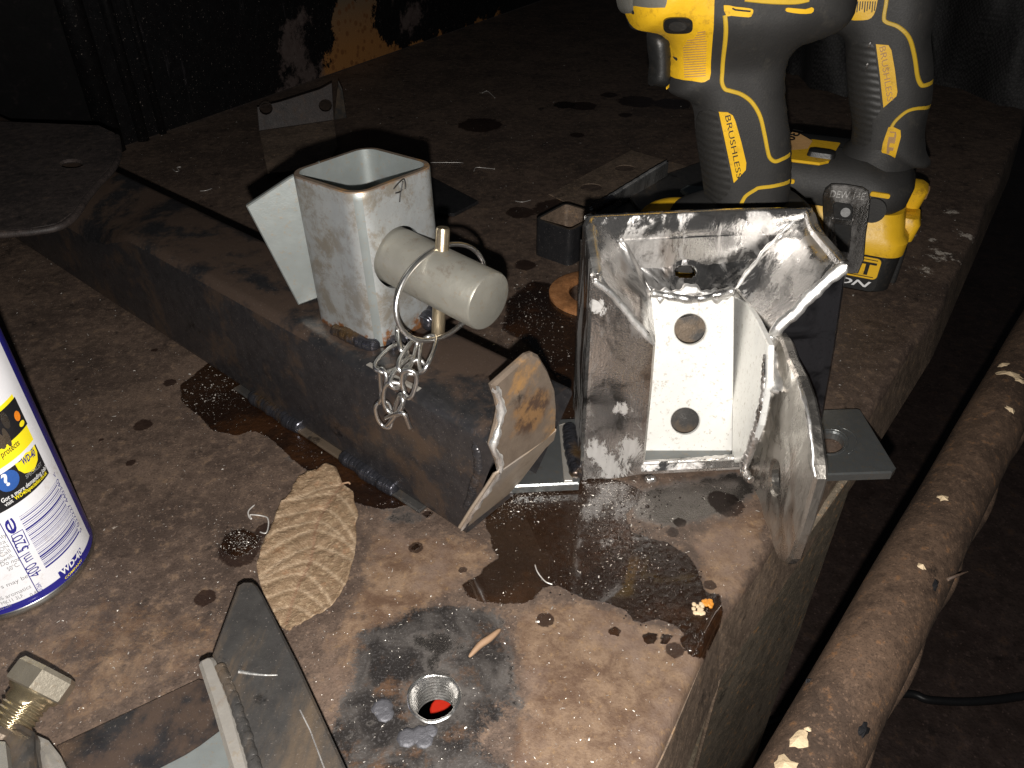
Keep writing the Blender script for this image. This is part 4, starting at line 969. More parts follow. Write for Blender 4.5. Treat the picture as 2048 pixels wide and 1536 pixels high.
# ------------------------------------------------------------------ spray can
can = thing('spray_can', 'blue and white aerosol can with yellow label panels at the left edge', 'can', (-.2228, .2344, 0))
CC = V((-.2228, .2344, 0)); CR = .0325
def cyl(th, z, r=CR): return CC + V((r * math.cos(th), r * math.sin(th), z))
def lathe(name, prof, mat, seg=96):
    vs = [cyl(2 * math.pi * k / seg, z, r) for r, z in prof for k in range(seg)]
    fs = [(i * seg + k, i * seg + (k + 1) % seg, (i + 1) * seg + (k + 1) % seg, (i + 1) * seg + k) for i in range(len(prof) - 1) for k in range(seg)]
    return smooth_by_angle(obj(name, vs, fs, mat, can), 50)
lathe('bottom_rim', [(.0290, .0012), (.0310, .0002), (.0326, .0004), (.0331, .0014), (.0331, .0030), (.0325, .0038)], 'canrim')
lathe('can_body', [(.0325, .0036), (.0325, .03), (.0325, .08), (.0325, .150), (.0318, .152), (.0305, .155)], 'canblue')
lathe('shoulder', [(.0305, .155), (.0312, .157), (.0300, .162), (.022, .170), (.0125, .174), (.0125, .176)], 'canrim')
lathe('cap', [(.0160, .170), (.0163, .190), (.015, .196), (.006, .199), (0.0001, .1995)], 'canrim')
def oc(cx, cy):                                # crop point of the photograph -> (arc, height) on the can
    px, py = cx / 2.329, 600 + cy / 2.329; d = ray(px, py); o = CP - CC; a = d.x ** 2 + d.y ** 2; b = 2 * (o.x * d.x + o.y * d.y); c = o.x ** 2 + o.y ** 2 - CR ** 2
    D = max(0, b * b - 4 * a * c); t = (-b - math.sqrt(D)) / 2 / a; q = CP + d * t
    return (math.atan2(q.y - CC.y, q.x - CC.x) * CR, q.z)
TH0, TH1 = math.radians(-170), math.radians(17)
def patch(name, poly, mat, r, parent=can, holes=()):
    """flat print wrapped on the can: polygon in (arc, height)"""
    P = resample(poly if area(poly) > 0 else poly[::-1], .0018); v2, F = tri(P, [h if area(h) > 0 else h[::-1] for h in holes], .0025)
    return obj(name, [cyl(a / CR, b, r) for a, b in v2], F, mat, parent, True)
def rect(s0, z0, s1, z1): return [(s0, z0), (s1, z0), (s1, z1), (s0, z1)]
lab = patch('label', rect(TH0 * CR, .0078, TH1 * CR, .1180), 'canwhite', CR + .00008)
# measured anchor points (arc length, height)
A = {}
def ctext(name, body, p0, p1, h, mat='canblue', bold=.0, r=CR + .00022):
    """lettering from p0 to p1 (arc, height), letter height h"""
    vs, fs = text_mesh(body, 1.0, bold); 
    if not vs: return
    x0 = min(v.x for v in vs); x1 = max(v.x for v in vs); y1 = max(.70, 0.0)
    p0, p1 = Vector(p0), Vector(p1); d = (p1 - p0); L = d.length; d.normalize(); n = Vector((-d.y, d.x)); m = []
    for v in vs:
        q = p0 + d * ((v.x - x0) / (x1 - x0) * L) + n * (v.y / y1 * h); m.append(cyl(q.x / CR, q.y, r))
    return obj(name, m, fs, mat, lab)
s_e, _ = oc(214, 800); 
# yellow picture panel
yr, yt = oc(160, 640), oc(68, 425); yb = oc(5, 780)
patch('picture_panel', rect(TH0 * CR * .6, oc(155, 648)[1], oc(150, 640)[0], oc(60, 430)[1]), 'canyellow', CR + .00014, lab)
ys1 = oc(118, 560)[0]; zt, zb_ = oc(60, 440)[1], oc(60, 640)[1]
patch('picture', rect(TH0 * CR * .55, oc(90, 620)[1], ys1, zt - .0012), 'canblack', CR + .00018, lab)
c0 = oc(78, 540); patch('orange_mark', [(c0[0] + .0016 * math.cos(t), c0[1] + .0022 * math.sin(t)) for t in [k * .5236 for k in range(12)]], 'orange', CR + .00022, lab)
for a, b, rx, rz, mt in ((22, 560, .0016, .004, 'canrim'), (30, 640, .0012, .0045, 'canrim'), (5, 660, .0016, .0035, 'canrim'), (100, 575, .0016, .0012, 'canyellow')):
    c0 = oc(a, b); patch('picture_shape', [(c0[0] + rx * math.cos(t), c0[1] + rz * math.sin(t)) for t in [k * .5236 for k in range(12)]], mt, CR + .00022, lab)
ctext('word', 'protects', oc(8, 735), oc(90, 672), .0028, 'canblack', .01, CR + .0003)
# black strip with shield and web address
zt, zb_ = oc(165, 690)[1], oc(225, 800)[1] - .0032
s1 = oc(205, 760)[0]
bz1, bz0 = oc(168, 662)[1], oc(229, 803)[1]
patch('black_panel', rect(TH0 * CR * .6, bz0, s1, bz1), 'canblack', CR + .00014, lab)
sc_, zc_ = oc(131, 745); shp = [(-.0058, .0030), (-.0035, .0022), (0, .0036), (.0035, .0022), (.0058, .0030), (.0056, -.0005), (.004, -.0035), (0, -.0058), (-.004, -.0035), (-.0056, -.0005)]
patch('shield', [(sc_ + a, zc_ + b) for a, b in shp], 'canyellow', CR + .00020, lab)
ctext('word', 'WD-40', oc(103, 770), oc(163, 722), .0030, 'canblue', .03, CR + .00032)
ctext('word', 'SPECIALIST', oc(120, 832), oc(192, 768), .0017, 'grey', .02, CR + .0003)
q0 = oc(40, 842); patch('blue_ball', [(q0[0] + .0042 * math.cos(t), q0[1] + .0046 * math.sin(t)) for t in [k * .3142 for k in range(20)]], 'sphere', CR + .00020, lab)
ctext('word', '?', oc(28, 868), oc(52, 850), .0056, 'whiteink', .03, CR + .00032)
ctext('word', 'Got a more demanding job?', oc(8, 945), oc(213, 785), .0020, 'whiteink', .015, CR + .0003)
ctext('word', 'visit', oc(25, 962), oc(62, 938), .0018, 'whiteink', .015, CR + .0003)
ctext('word', 'WD40specialist.co.uk', oc(70, 932), oc(216, 808), .0018, 'canyellow', .015, CR + .0003)
# barcode: bars follow the can's girth
b0, b1 = oc(86, 1010), oc(252, 850); b2, b3 = oc(210, 1245), oc(372, 1080)
sL = (b0[0] + b2[0]) / 2; sR = (b1[0] + b3[0]) / 2; zT = (b0[1] + b1[1]) / 2; zB = (b2[1] + b3[1]) / 2
rb = random.Random(5); z = zB; bars = []
while z < zT:
    wbar = rb.choice([.00016, .00016, .0003, .0005, .0009]); bars.append((z, z + wbar)); z += wbar + rb.choice([.0003, .0005, .0007, .0009])
for a, b in bars:
    n = 14; vs = [cyl((sL + (sR - sL) * k / n) / CR, zz, CR + .00020) for k in range(n + 1) for zz in (a, b)]
    obj('bar', vs, [(2 * k, 2 * k + 2, 2 * k + 3, 2 * k + 1) for k in range(n)], 'canblue', lab)
ctext('word', '5 032227 440340 <', (sR + .0024, zB - .001), (sR + .0024, zT + .0035), .0022, 'canblue', .0, CR + .00024)
ctext('word', '400 ml', oc(196, 1268), oc(135, 1170), .0046, 'canblue', .0, CR + .00024)
ctext('word', '520', oc(134, 1155), oc(100, 1085), .0042, 'canblue', .0, CR + .00024)
ctext('word', 'e', oc(85, 1075), oc(55, 1010), .0052, 'canblue', .01, CR + .00024)
def frame_line(pts, wd=.00022, mat='canblue'):
    m = Mesh(); pts = resample(pts, .002, False); m.add(*sweep([cyl(a / CR, b, CR + .0001) for a, b in pts], wd, 4)); obj('rule', m.v, m.f, mat, lab)
frame_line([oc(84, 1172), oc(52, 1098), oc(104, 1068), oc(136, 1138), oc(84, 1172)])
q = oc(186, 1378); q2 = oc(5, 1035)
frame_line([(q[0] - .03, q[1]), q, (q[0], oc(5, 1035)[1] + .001)])
# company flash near the foot
l0, l1, l2, l3 = oc(268, 1270), oc(370, 1152), oc(386, 1190), oc(286, 1303)
patch('company_mark', [l0, l3, l2, l1], 'canblue', CR + .00020, lab)
ctext('word', 'WD-40', oc(288, 1283), oc(380, 1178), .0032, 'whiteink', .03, CR + .00034)
ctext('word', 'COMPANY', oc(303, 1300), oc(380, 1212), .0012, 'canyellow', .01, CR + .00034)
ctext('word', '1040126A', oc(208, 1368), oc(182, 1312), .0018, 'canblue', 0, CR + .00024)
for body, a, b, h in (('ree.', (-45, 1060), (2, 1045), .0022), ('only', (-20, 1128), (33, 1098), .0022), ('sea.', (-20, 1150), (36, 1125), .0022), ('PERSON', (-45, 1200), (43, 1148), .0022), ('Call', (5, 1198), (52, 1170), .0022),
                   ('Cranwell,', (-40, 1245), (66, 1192), .0022), ('Do not', (5, 1240), (92, 1212), .0022), ('50°C.', (40, 1262), (92, 1235), .0022), ('vapours may be', (-95, 1370), (132, 1290), .0022), ('% aromatics', (0, 1398), (146, 1338), .0022),
                   ('- MK11 3LF.', (-5, 1425), (115, 1378), .0020), ('0.4l', (143, 1380), (176, 1362), .0018), ('.co.uk', (-10, 1448), (56, 1422), .0020)):
    ctext('word', body, oc(*a), oc(*b), h, 'grey', 0, CR + .00024)

# ------------------------------------------------------------------ bolt, nut block and angle bracket at the front
bolt = thing('hex_bolt', 'short zinc hex bolt with oily gold thread lying in the near left corner', 'bolt', V((-.17, .16, 0)))
bh = on(86, 1360, .0205); bt = on(24, 1444, .0160); BA = (bh - bt).normalized()
def hexa(c, ax, R, h, rot=0):
    u = ax.orthogonal().normalized(); u = Matrix.Rotation(rot, 3, ax) @ u; v = ax.cross(u); vs = []
    for s, k in ((0, .92), (.06, 1), (.82, 1), (1, .90)):
        for i in range(12):
            t = math.pi * i / 6; rr_ = R * (1 if i % 2 == 0 else .866) * k
            if k < 1: rr_ = min(rr_, R * .905)
            vs.append(c + ax * h * s + u * rr_ * math.cos(t) + v * rr_ * math.sin(t))
    fs = [(j * 12 + i, j * 12 + (i + 1) % 12, (j + 1) * 12 + (i + 1) % 12, (j + 1) * 12 + i) for j in range(3) for i in range(12)] + [tuple(range(11, -1, -1)), tuple(36 + i for i in range(12))]
    return vs, fs
BU = BA.cross(-FW).normalized()
u0 = BA.orthogonal().normalized(); rot = math.atan2(u0.cross(-FW).dot(BA), u0.dot(-FW - BA * (-FW).dot(BA)))
vs, fs = hexa(bh - BA * .0045, BA, .0114, .0086, rot + .1); obj('head', vs, fs, 'bolt', bolt)
vs = []; fs = []; seg = 32; n = 0; L0 = bh - BA * .0045; u = BA.orthogonal().normalized(); v_ = BA.cross(u); pr = [(0, .0092), (.0010, .0090), (.0020, .0074)]
z = .0028
for k in range(16): pr += [(z, .0074), (z + .0005, .0074), (z + .0010, .0067), (z + .0014, .0067)]; z += .0018
for (z, rr_) in pr:
    for k in range(seg):
        t = 2 * math.pi * k / seg; zz = z + (.0018 * k / seg if z > .0025 else 0); vs.append(L0 - BA * zz + u * rr_ * math.cos(t) + v_ * rr_ * math.sin(t))
for i in range(len(pr) - 1):
    for k in range(seg): fs.append((i * seg + k, i * seg + (k + 1) % seg, (i + 1) * seg + (k + 1) % seg, (i + 1) * seg + k))
obj('threaded_shank', vs, [f[::-1] for f in fs], 'boltgold', bolt, True)
nut = thing('rough_clevis', 'rough grey steel clevis in the bottom left corner with the bolt screwed into it', 'clevis', V((-.17, .13, 0)))
def lump(name, px, z, t, mat, parent, hh=.004, amp=.0012, fall=.004, toward=V((0, 0, 5))):
    pts = [on(a, b, z) for a, b in px]; o, u, v, n = frame_of(pts, V((0, 0, 5))); P2 = [((p - o).dot(u), (p - o).dot(v)) for p in pts]
    P2 = P2 if area(P2) > 0 else P2[::-1]
    def disp(p):
        q = ((p - o).dot(u), (p - o).dot(v)); d = -float(sdf([q], P2)[0]); f = min(1, max(0, d) / fall)
        return -t * .35 * (1 - math.sqrt(max(0, 1 - (1 - f) ** 2))) + amp * f * (math.sin(p.x * 900) * math.sin(p.y * 700 + 1) + .6 * math.sin(p.x * 330 + p.y * 500))
    return slab(name, pts, t, mat, parent, h=hh, disp=disp, bev=.001, toward=V((0, 0, 5)), smooth=True)
lump('cheek', [(-60, 1440), (0, 1437), (40, 1446), (68, 1462), (70, 1500), (90, 1600), (-60, 1600)], .022, .02, 'gusset', nut, .002, .0006)
lump('cheek', [(60, 1462), (95, 1478), (120, 1510), (160, 1600), (80, 1600), (66, 1510)], .018, .016, 'cutedge', nut, .002, .0005)
vs, fs = hexa(bt - BA * .012, BA, .0135, .010, rot); obj('nut', vs, fs, 'gusset', nut)
lump('knuckle', [(-60, 1475), (8, 1480), (14, 1530), (8, 1600), (-60, 1600)], .030, .006, 'pin', nut, .002, .0003)

ab = thing('angle_bracket', 'welded steel angle bracket with a pointed top plate at the bottom edge', 'bracket', V((-.09, .14, 0)))
slab('base_plate', [on(a, b, .0042) for a, b in [(112, 1491), (397, 1357), (600, 1400), (640, 1700), (200, 1700)]], .004, 'beam_top', ab, bev=.0004, toward=V((0, 0, 5)))
slab('pale_plate', [on(a, b, .0058) for a, b in [(300, 1545), (345, 1522), (372, 1508), (400, 1490), (440, 1460), (520, 1450), (560, 1700), (250, 1700)]], .0016, 'galv2', ab, bev=.0003, toward=V((0, 0, 5)))
FT = .0275
slab('top_plate', [on(a, b, z) for a, b, z in [(470, 1182, FT), (474, 1170, FT), (486, 1162, FT), (504, 1162, FT), (514, 1170, FT), (524, 1186, FT), (600, 1336, FT), (692, 1536, FT), (730, 1620, FT), (520, 1620, FT), (470, 1440, FT), (424, 1308, FT)]], .005, 'gusset', ab, bev=.0009, toward=V((0, 0, 5)))
FZ = .0300
fin2 = [on(a, b, FZ) for a, b in [(396, 1326), (400, 1318), (414, 1311), (424, 1311), (430, 1318), (462, 1400), (500, 1536), (522, 1620), (482, 1620), (458, 1530), (420, 1400)]]
slab('upright_fin', fin2, .0258, 'cutedge', ab, bev=.0012, toward=V((0, 0, 5)))
weld('fin_weld', [on(438, 1330, .0285), on(470, 1410, .0285), on(500, 1500, .0285), on(520, 1580, .0285)], .0020, 'gusset', ab, .4, .3, 1.3)
m = Mesh(); m.add(*sweep(spline([on(478, 1343, .0277), on(500, 1347, .0277), on(530, 1350, .0277), on(555, 1350, .0277)], 4), lambda t: .0006 * (1 - t) + .00012, 6)); m.add(*sweep([on(600, 1420, .0277), on(620, 1460, .0277), on(650, 1540, .0277)], .00025, 5)); obj('scratch', m.v, m.f, 'ground', ab)

# ------------------------------------------------------------------ leaf
leafpx = [(649, 940), (670, 940), (678, 952), (684, 967), (692, 979), (707, 992), (710, 1011), (718, 1039), (713, 1058), (715, 1078), (712, 1118), (705, 1147), (699, 1172), (687, 1194), (673, 1214), (650, 1232), (633, 1239), (606, 1255), (591, 1259), (581, 1269), (560, 1255), (540, 1220), (522, 1172), (517, 1143), (522, 1125), (529, 1098), (549, 1058), (564, 1021), (581, 1002), (594, 974), (608, 958), (628, 950), (638, 950)]
def build_leaf():
    P = [tuple(on(a, b)[:2]) for a, b in leafpx]; P = P if area(P) > 0 else P[::-1]
    Q = [tuple(p)[:2] for p in spline([(a, b, 0) for a, b in P], 6, True)]; Q = resample(Q, .0011); cx = np.mean(Q, 0); out = []; r = random.Random(2)
    for i, (a, b) in enumerate(Q):
        d = Vector((a, b)) - Vector(cx); k = 1 + (.0012 if i % 3 == 0 else -.0012) + r.uniform(-.0035, .0035); out.append((cx[0] + d.x * k, cx[1] + d.y * k))
    mid = [tuple(on(a, b)[:2]) for a, b in [(684, 969), (678, 982), (655, 1016), (638, 1046), (631, 1068), (626, 1110), (616, 1140), (598, 1175), (584, 1215), (574, 1255)]]
    mid = [tuple(p)[:2] for p in spline([(a, b, 0) for a, b in mid], 6)]
    veins = []
    for i in range(3, len(mid) - 6, 5):
        a = Vector(mid[i]); t = (Vector(mid[i + 1]) - a).normalized(); nl = Vector((-t.y, t.x)); 
        for s in (1, -1):
            pts = []
            for k in range(9):
                q = k / 8; pts.append(tuple(a + nl * s * (-1) * .026 * q + t * (.012 * q + .010 * q * q)))
            veins.append(pts)
    v2, F = tri(out, [], .0011); A2 = np.array(v2); dm = dline(A2, mid); dv = np.full(len(A2), 1.)
    for v in veins: dv = np.minimum(dv, dline(A2, v))
    de = -sdf(A2, out); rs = np.random.RandomState(1)
    vein = np.exp(-(dv / .0006) ** 2); midr = np.exp(-(dm / .0005) ** 2)
    z = .0022 + .0035 * np.clip(dm / .03, 0, 1) ** 1.5 + .00022 * np.cos(np.clip(dv / .0042, 0, 1) * math.pi) * -1 * np.clip(de / .003, 0, 1) - .0008 * np.exp(-(dm / .002) ** 2)
    z += .0006 * np.sin(A2[:, 0] * 260 + A2[:, 1] * 90) * np.clip(dm / .02, 0, 1) + .00025 * np.sin(A2[:, 0] * 700) * np.sin(A2[:, 1] * 620) + rs.uniform(-1, 1, len(A2)) * .00006
    z = np.maximum(z, .0006) + np.clip(.004 - de, 0,   .004) * .07 * (1 + np.sin(A2[:, 0] * 900 + A2[:, 1] * 800))
    z = np.maximum(z, .0006)
    o = obj('dry_leaf', [(a, b, c) for (a, b), c in zip(v2, z)], F, 'leaf', None, True, dict(vein=vein * .8, mid=midr * .7))
    md = o.modifiers.new('thickness', 'SOLIDIFY'); md.thickness = .00025
    st = [on(684, 967, .002), on(690, 966, .003), on(697, 965, .003), on(700, 968, .002)]; vs, fs = sweep(spline(st, 4), .0005, 6); s = obj('leaf_stalk', vs, fs, 'stick', o, True)
    tag(o, 'curled brown dry leaf with toothed edge lying on the rusty bench', 'leaf')
build_leaf()

# ------------------------------------------------------------------ rusty bent pipe on the right
pipe = thing('bent_pipe', 'thick rusty bent pipe with cream paint flecks running along the right edge', 'pipe', V((.2, .26, -.45)))
PZ = -.033
cl = [(.1068 + .6408 * t, .1457 + .7677 * t) for t in (-.15, -.10, -.05, 0, .04, .08, .12, .16, .20, .25, .30, .36, .43, .55, .75)]
path = spline([V((a, b, PZ + .001 * math.sin(i * 1.3))) for i, (a, b) in enumerate(cl)], 9)
seg = 36; prof = []
for k in range(seg):
    t = 2 * math.pi * k / seg; prof.append((math.cos(t), math.sin(t)))
vs, fs = sweep(path, .0170, seg)
vs = [v + V((math.sin(v.y * 61) * .0002, math.cos(v.x * 73) * .0002, math.sin(v.x * 47 + v.y * 31) * .0004)) for v in vs]
obj('pipe_wall', vs, fs, 'pipe', pipe, True)
m = Mesh(); fold = [p + V((.0104, -.0086, -.0078)) + V((.0010, -.0008, 0)) * math.sin(i * .43) + V((0, 0, .0008)) * math.sin(i * .9) for i, p in enumerate(path)]
vs, fs = sweep(fold, .0046, 16); obj('folded_seam', vs, fs, 'pipe', pipe, True)
m = Mesh()
def pipe_pt(px, py):                           # first hit of the ray on the pipe
    d = ray(px, py).normalized(); best = None
    for k in range(200, 900):
        p = CP + d * (k * .001)
        if min((p - q).length for q in path) < .0180: return p - d * .0009
    return None
def pipe_mesh(name, px, py, rx, ry, mat, sd):
    r = random.Random(sd); n = 14; c = pipe_pt(px, py)
    if c is None: return
    nr = min(path, key=lambda q: (q - c).length); nn = (c - nr).normalized(); u = nn.orthogonal().normalized(); v = nn.cross(u)
    t = (path[min(len(path) - 1, path.index(nr) + 1)] - nr).normalized(); u = t; v = nn.cross(u); k_ = (c - CP).dot(FW) / FPX
    vs = [c + nn * .0007]; 
    for i in range(n):
        a = 2 * math.pi * i / n; q = r.uniform(.6, 1.25); p = c + u * ry * k_ * q * math.cos(a) + v * rx * k_ * q * math.sin(a); d = (p - nr); d -= t * d.dot(t); p = nr + t * (p - nr).dot(t) + d.normalized() * .0175; vs.append(p + nn * .0001)
    fs = [(0, 1 + i, 1 + (i + 1) % n) for i in range(n)]; obj(name, vs, fs, mat, pipe)
for i, (px, py, rx, ry, mt) in enumerate(((1597, 1478, 20, 24, 'flake'), (1570, 1527, 26, 22, 'flake'), (1616, 1456, 8, 6, 'flake'), (1885, 993, 11, 12, 'flake'), (1845, 1130, 12, 7, 'flake'), (2020, 745, 26, 10, 'flake'), (2005, 728, 12, 10, 'flake'), (2023, 818, 14, 9, 'flake'), (2040, 760, 14, 8, 'flake'), (1615, 1360, 9, 7, 'dark'), (1730, 1460, 12, 22, 'dark'), (1873, 1170, 8, 16, 'dark'))):
    pipe_mesh('paint_fleck' if mt == 'flake' else 'scorch_mark', px, py, rx, ry, mt, i)
vs, fs = sweep([at_depth(1893, 1160, V((.19, .24, -.03))), at_depth(1912, 1152, V((.19, .24, -.03))), at_depth(1936, 1143, V((.19, .24, -.03)))], lambda t: .0009 * (1 - t) + .0003, 6); obj('burr', vs, fs, 'pipe', pipe, True)
# floor cable
vs, fs = sweep(spline([on(a, b, -.444) for a, b in [(1350, 1440), (1385, 1468), (1440, 1455), (1480, 1470), (1600, 1420), (1800, 1388), (1860, 1400), (1950, 1403), (2060, 1390), (2300, 1350)]], 8), .0042, 10)
o = obj('floor_cable', vs, fs, 'cable', None, True); tag(o, 'black cable lying on the dark floor beyond the pipe', 'cable')

# ------------------------------------------------------------------ cordless drills
class Body:
    """rounded solid from a side outline in the plane (p0, n): thickness grows from the edge inwards"""
    def __init__(s, p0, n, u, T, r):
        s.p0, s.n = Vector(p0), Vector(n).normalized(); s.u = Vector(u).normalized(); s.v = s.n.cross(s.u).normalized(); s.T, s.r = T, r; s.o = None
    def to2(s, px, py): q = hit(px, py, s.p0, s.n) - s.p0; return (q.dot(s.u), q.dot(s.v))
    def near(s, px, py):                       # point of the near surface seen through the pixel
        h = 0
        for _ in range(4):
            q = hit(px, py, s.p0 + s.n * h, s.n) - s.p0; a = (q.dot(s.u), q.dot(s.v)); h = s.h([a])[0]
        return a
    def h(s, pts):
        P = np.array(pts); d = np.clip(-sdf(P, s.poly), 0, None); T = s.T(P) if callable(s.T) else np.full(len(P), s.T); r = s.r(P) if callable(s.r) else s.r
        f = np.clip(d / r, 0, 1); return T * np.sqrt(np.clip(1 - (1 - f) ** 2.3, 0, 1))
    def pos(s, a, h): return s.p0 + s.u * a[0] + s.v * a[1] + s.n * h
    def build(s, name, px, mat, parent, hh=.003, world=None):
        P = [s.to2(*p) for p in px]; P = P if area(P) > 0 else P[::-1]
        P = [tuple(p)[:2] for p in spline([(a, b, 0) for a, b in P], 4, True)]; s.poly = resample(P, hh)
        v2, F = tri(s.poly, [], hh); H = s.h(v2); n = len(v2)
        vs = [s.pos(a, h) for a, h in zip(v2, H)] + [s.pos(a, -h) for a, h in zip(v2, H)]
        o = obj(name, vs, F + [tuple(i + n for i in f[::-1]) for f in F], mat, parent, True); return o
    def patch(s, name, px, mat, parent, lift=.0006, hh=.0022, smooth_=2):
        P = [s.near(*p) for p in px]; P = P if area(P) > 0 else P[::-1]
        if smooth_: P = [tuple(p)[:2] for p in spline([(a, b, 0) for a, b in P], smooth_, True)]
        P = resample(P, hh); A2 = np.array(P); ok = sdf(A2, s.poly) < .0002
        v2, F = tri(P, [], hh); H = s.h(v2) + lift; n = len(v2); m = Mesh()
        m.add([s.pos(a, h) for a, h in zip(v2, H)], F)
        L = len(P); HP = s.h(P) + lift; m.add([s.pos(a, h) for a, h in zip(P, HP)] + [s.pos(a, h - lift * 2) for a, h in zip(P, HP)], [(i + L, (i + 1) % L + L, (i + 1) % L, i) for i in range(L)])
        return smooth_by_angle(obj(name, m.v, m.f, mat, parent, False), 55)
    def line(s, name, px, mat, parent, wd=.0018, lift=.0005, sm=5):
        pts = [Vector((*s.near(*p), 0)) for p in px]; pts = resample([tuple(p)[:2] for p in spline(pts, sm)], .0015, False); m = Mesh(); vs = []
        n = len(pts); rows = []
        for i, p in enumerate(pts):
            a, b = Vector(pts[max(0, i - 1)]), Vector(pts[min(n - 1, i + 1)]); t = (b - a).normalized(); nn = Vector((-t.y, t.x)); p = Vector(p)
            rows += [tuple(p + nn * k * wd) for k in (-.62, -.4, .4, .62)]
        H = s.h(rows)
        for i, (a, h) in enumerate(zip(rows, H)): vs.append(s.pos(a, h + (lift if i % 4 in (1, 2) else -lift * .4)))
        fs = [(i * 4 + k, (i + 1) * 4 + k, (i + 1) * 4 + k + 1, i * 4 + k + 1) for i in range(n - 1) for k in range(3)]
        return obj(name, vs, fs, mat, parent, False)
    def text(s, name, body, p0, p1, hpx, mat, parent, lift=.001, outline=False, grow=1):
        vs, fs = text_mesh(body, 1.0, .0); x0 = min(v.x for v in vs); x1 = max(v.x for v in vs); a, b = Vector(s.near(*p0)), Vector(s.near(*p1)); d = b - a; L = d.length; d.normalize()
        nn = Vector((-d.y, d.x)) * grow; k = hpx; Q = [tuple(a + d * ((v.x - x0) / (x1 - x0) * L) + nn * (v.y / .72 * k)) for v in vs]; H = s.h(Q)
        return obj(name, [s.pos(q, h + lift) for q, h in zip(Q, H)], fs, mat, parent, False)

def smoothstep(x, a, b): t = np.clip((x - a) / (b - a), 0, 1); return t * t * (3 - 2 * t)

# --- near drill
d1 = thing('cordless_drill', 'nearer yellow and black cordless drill standing behind the polished bracket', 'drill', (.13, .43, 0))
N1 = V((0, -1, 0)); B1 = Body((.13, .43, .12), N1, (1, 0, 0), None, None)
zof = lambda P: P[:, 1]
B1.T = lambda P: .0200 + .016 * smoothstep(P[:, 1], .045, .075); B1.r = lambda P: .019 + .010 * smoothstep(P[:, 1], .03, .075)
body1 = [(1250, -190), (1243, -60), (1246, 6), (1256, 45), (1270, 60), (1313, 66), (1329, 77), (1338, 96), (1340, 140), (1336, 178), (1352, 192), (1379, 203), (1388, 227), (1390, 254), (1395, 287), (1403, 342), (1411, 383), (1414, 410), (1416, 460),
         (1500, 462), (1573, 455), (1574, 407), (1580, 355), (1581, 301), (1577, 246), (1570, 191), (1570, 137), (1576, 111), (1589, 92), (1612, 83), (1638, 73), (1668, 56), (1690, 30), (1701, 0), (1706, -60), (1700, -190), (1480, -200)]
b1 = B1.build('body_shell', body1, 'rubber', d1)
B1.patch('front_panel', [(1250, -130), (1247, 0), (1254, 36), (1266, 54), (1283, 60), (1313, 65), (1330, 76), (1339, 96), (1339, 125), (1335, 158), (1332, 178), (1340, 178), (1344, 162), (1350, 157), (1384, 161), (1402, 164), (1414, 160), (1421, 145), (1425, 70), (1428, 0), (1430, -130)], 'yellow', d1, .0009, .003)
bt_ = [(1354 + 29 * math.copysign(abs(math.cos(t)) ** .6, math.cos(t)), 49 + 16 * math.copysign(abs(math.sin(t)) ** .6, math.sin(t))) for t in [k * math.pi / 9 for k in range(18)]]
o = B1.patch('direction_button', bt_, 'blackpl', d1, .0034); B1.patch('button_face', [(1352 + 18 * math.cos(t), 49 + 10 * math.sin(t)) for t in [k * math.pi / 9 for k in range(18)]], 'rubber', o, .0048)
m = Mesh(); gl = []
for k in range(19):
    y = 62 + k * 4.9; x0 = 1364 + max(0, 6 - k) * 3 + k * .2; x1 = 1413 - k * .15 if k > 3 else 1410
    if k < 3: x0 += 12
    gl.append(((x0, y + 3), (x1, y)))
for i, (a, b) in enumerate(gl): B1.line('grip_ridge', [a, ((a[0] + b[0]) / 2, (a[1] + b[1]) / 2), b], 'tape', d1, .00050, .0013, 2)
# trigger
TRp = Body((.13, .43, .12), N1, (1, 0, 0), .0095, .006)
TRp.build('trigger', [(1297, 60), (1294, 90), (1298, 125), (1296, 168), (1310, 172), (1336, 172), (1342, 150), (1342, 90), (1334, 62)], 'blackpl', d1, .0025)
NZ = Body((.13, .43, .12), N1, (1, 0, 0), .024, .02); NZ.build('gear_case', [(1243, -120), (1232, -60), (1232, -5), (1240, 22), (1262, 30), (1300, 30), (1340, -30), (1340, -120)], 'pin', d1)
B1.patch('metal_collar', [(1253, -60), (1252, 6), (1270, 11), (1320, 14), (1332, 6), (1332, -60)], 'pin', d1, .0016)
ln1 = [(1450, 30), (1452, 60), (1449, 96), (1445, 140), (1444, 164), (1450, 178), (1461, 182), (1483, 189), (1504, 205), (1520, 232), (1529, 268), (1536, 304), (1541, 317), (1551, 323), (1565, 318), (1579, 308)]
B1.line('seam_stripe', ln1, 'yellowline', d1, .0019)
B1.line('seam_stripe', [(1482, 410), (1486, 401), (1493, 391), (1510, 380), (1518, 376), (1543, 373), (1562, 369), (1578, 361)], 'yellowline', d1, .0019)
B1.line('seam_stripe', [(1490, -3), (1540, 2), (1590, 3), (1618, -2)], 'yellowline', d1, .0024)
o = B1.patch('vent_slot', [(1447, 10), (1470, 13), (1498, 16), (1506, 20), (1503, 30), (1496, 34), (1462, 31), (1452, 31)], 'yellow', d1, .0007)
B1.line('slot_gap', [(1464, 15), (1470, 19), (1500, 22)], 'ink', o, .0008, .0012, 2)
B1.patch('vent_slot', [(1571, 18), (1576, 15), (1610, 18), (1622, 14), (1627, 18), (1622, 26), (1600, 27), (1573, 23)], 'yellow', d1, .0007)
o = B1.patch('handle_badge', [(1437, 223), (1455, 224), (1465, 230), (1470, 241), (1482, 283), (1492, 325), (1491, 339), (1467, 365), (1452, 294)], 'yellow', d1, .0007, smooth_=0)
B1.text('badge_lettering', 'BRUSHLESS', (1449, 231), (1473, 356), .0028, 'ink', o, .0012)
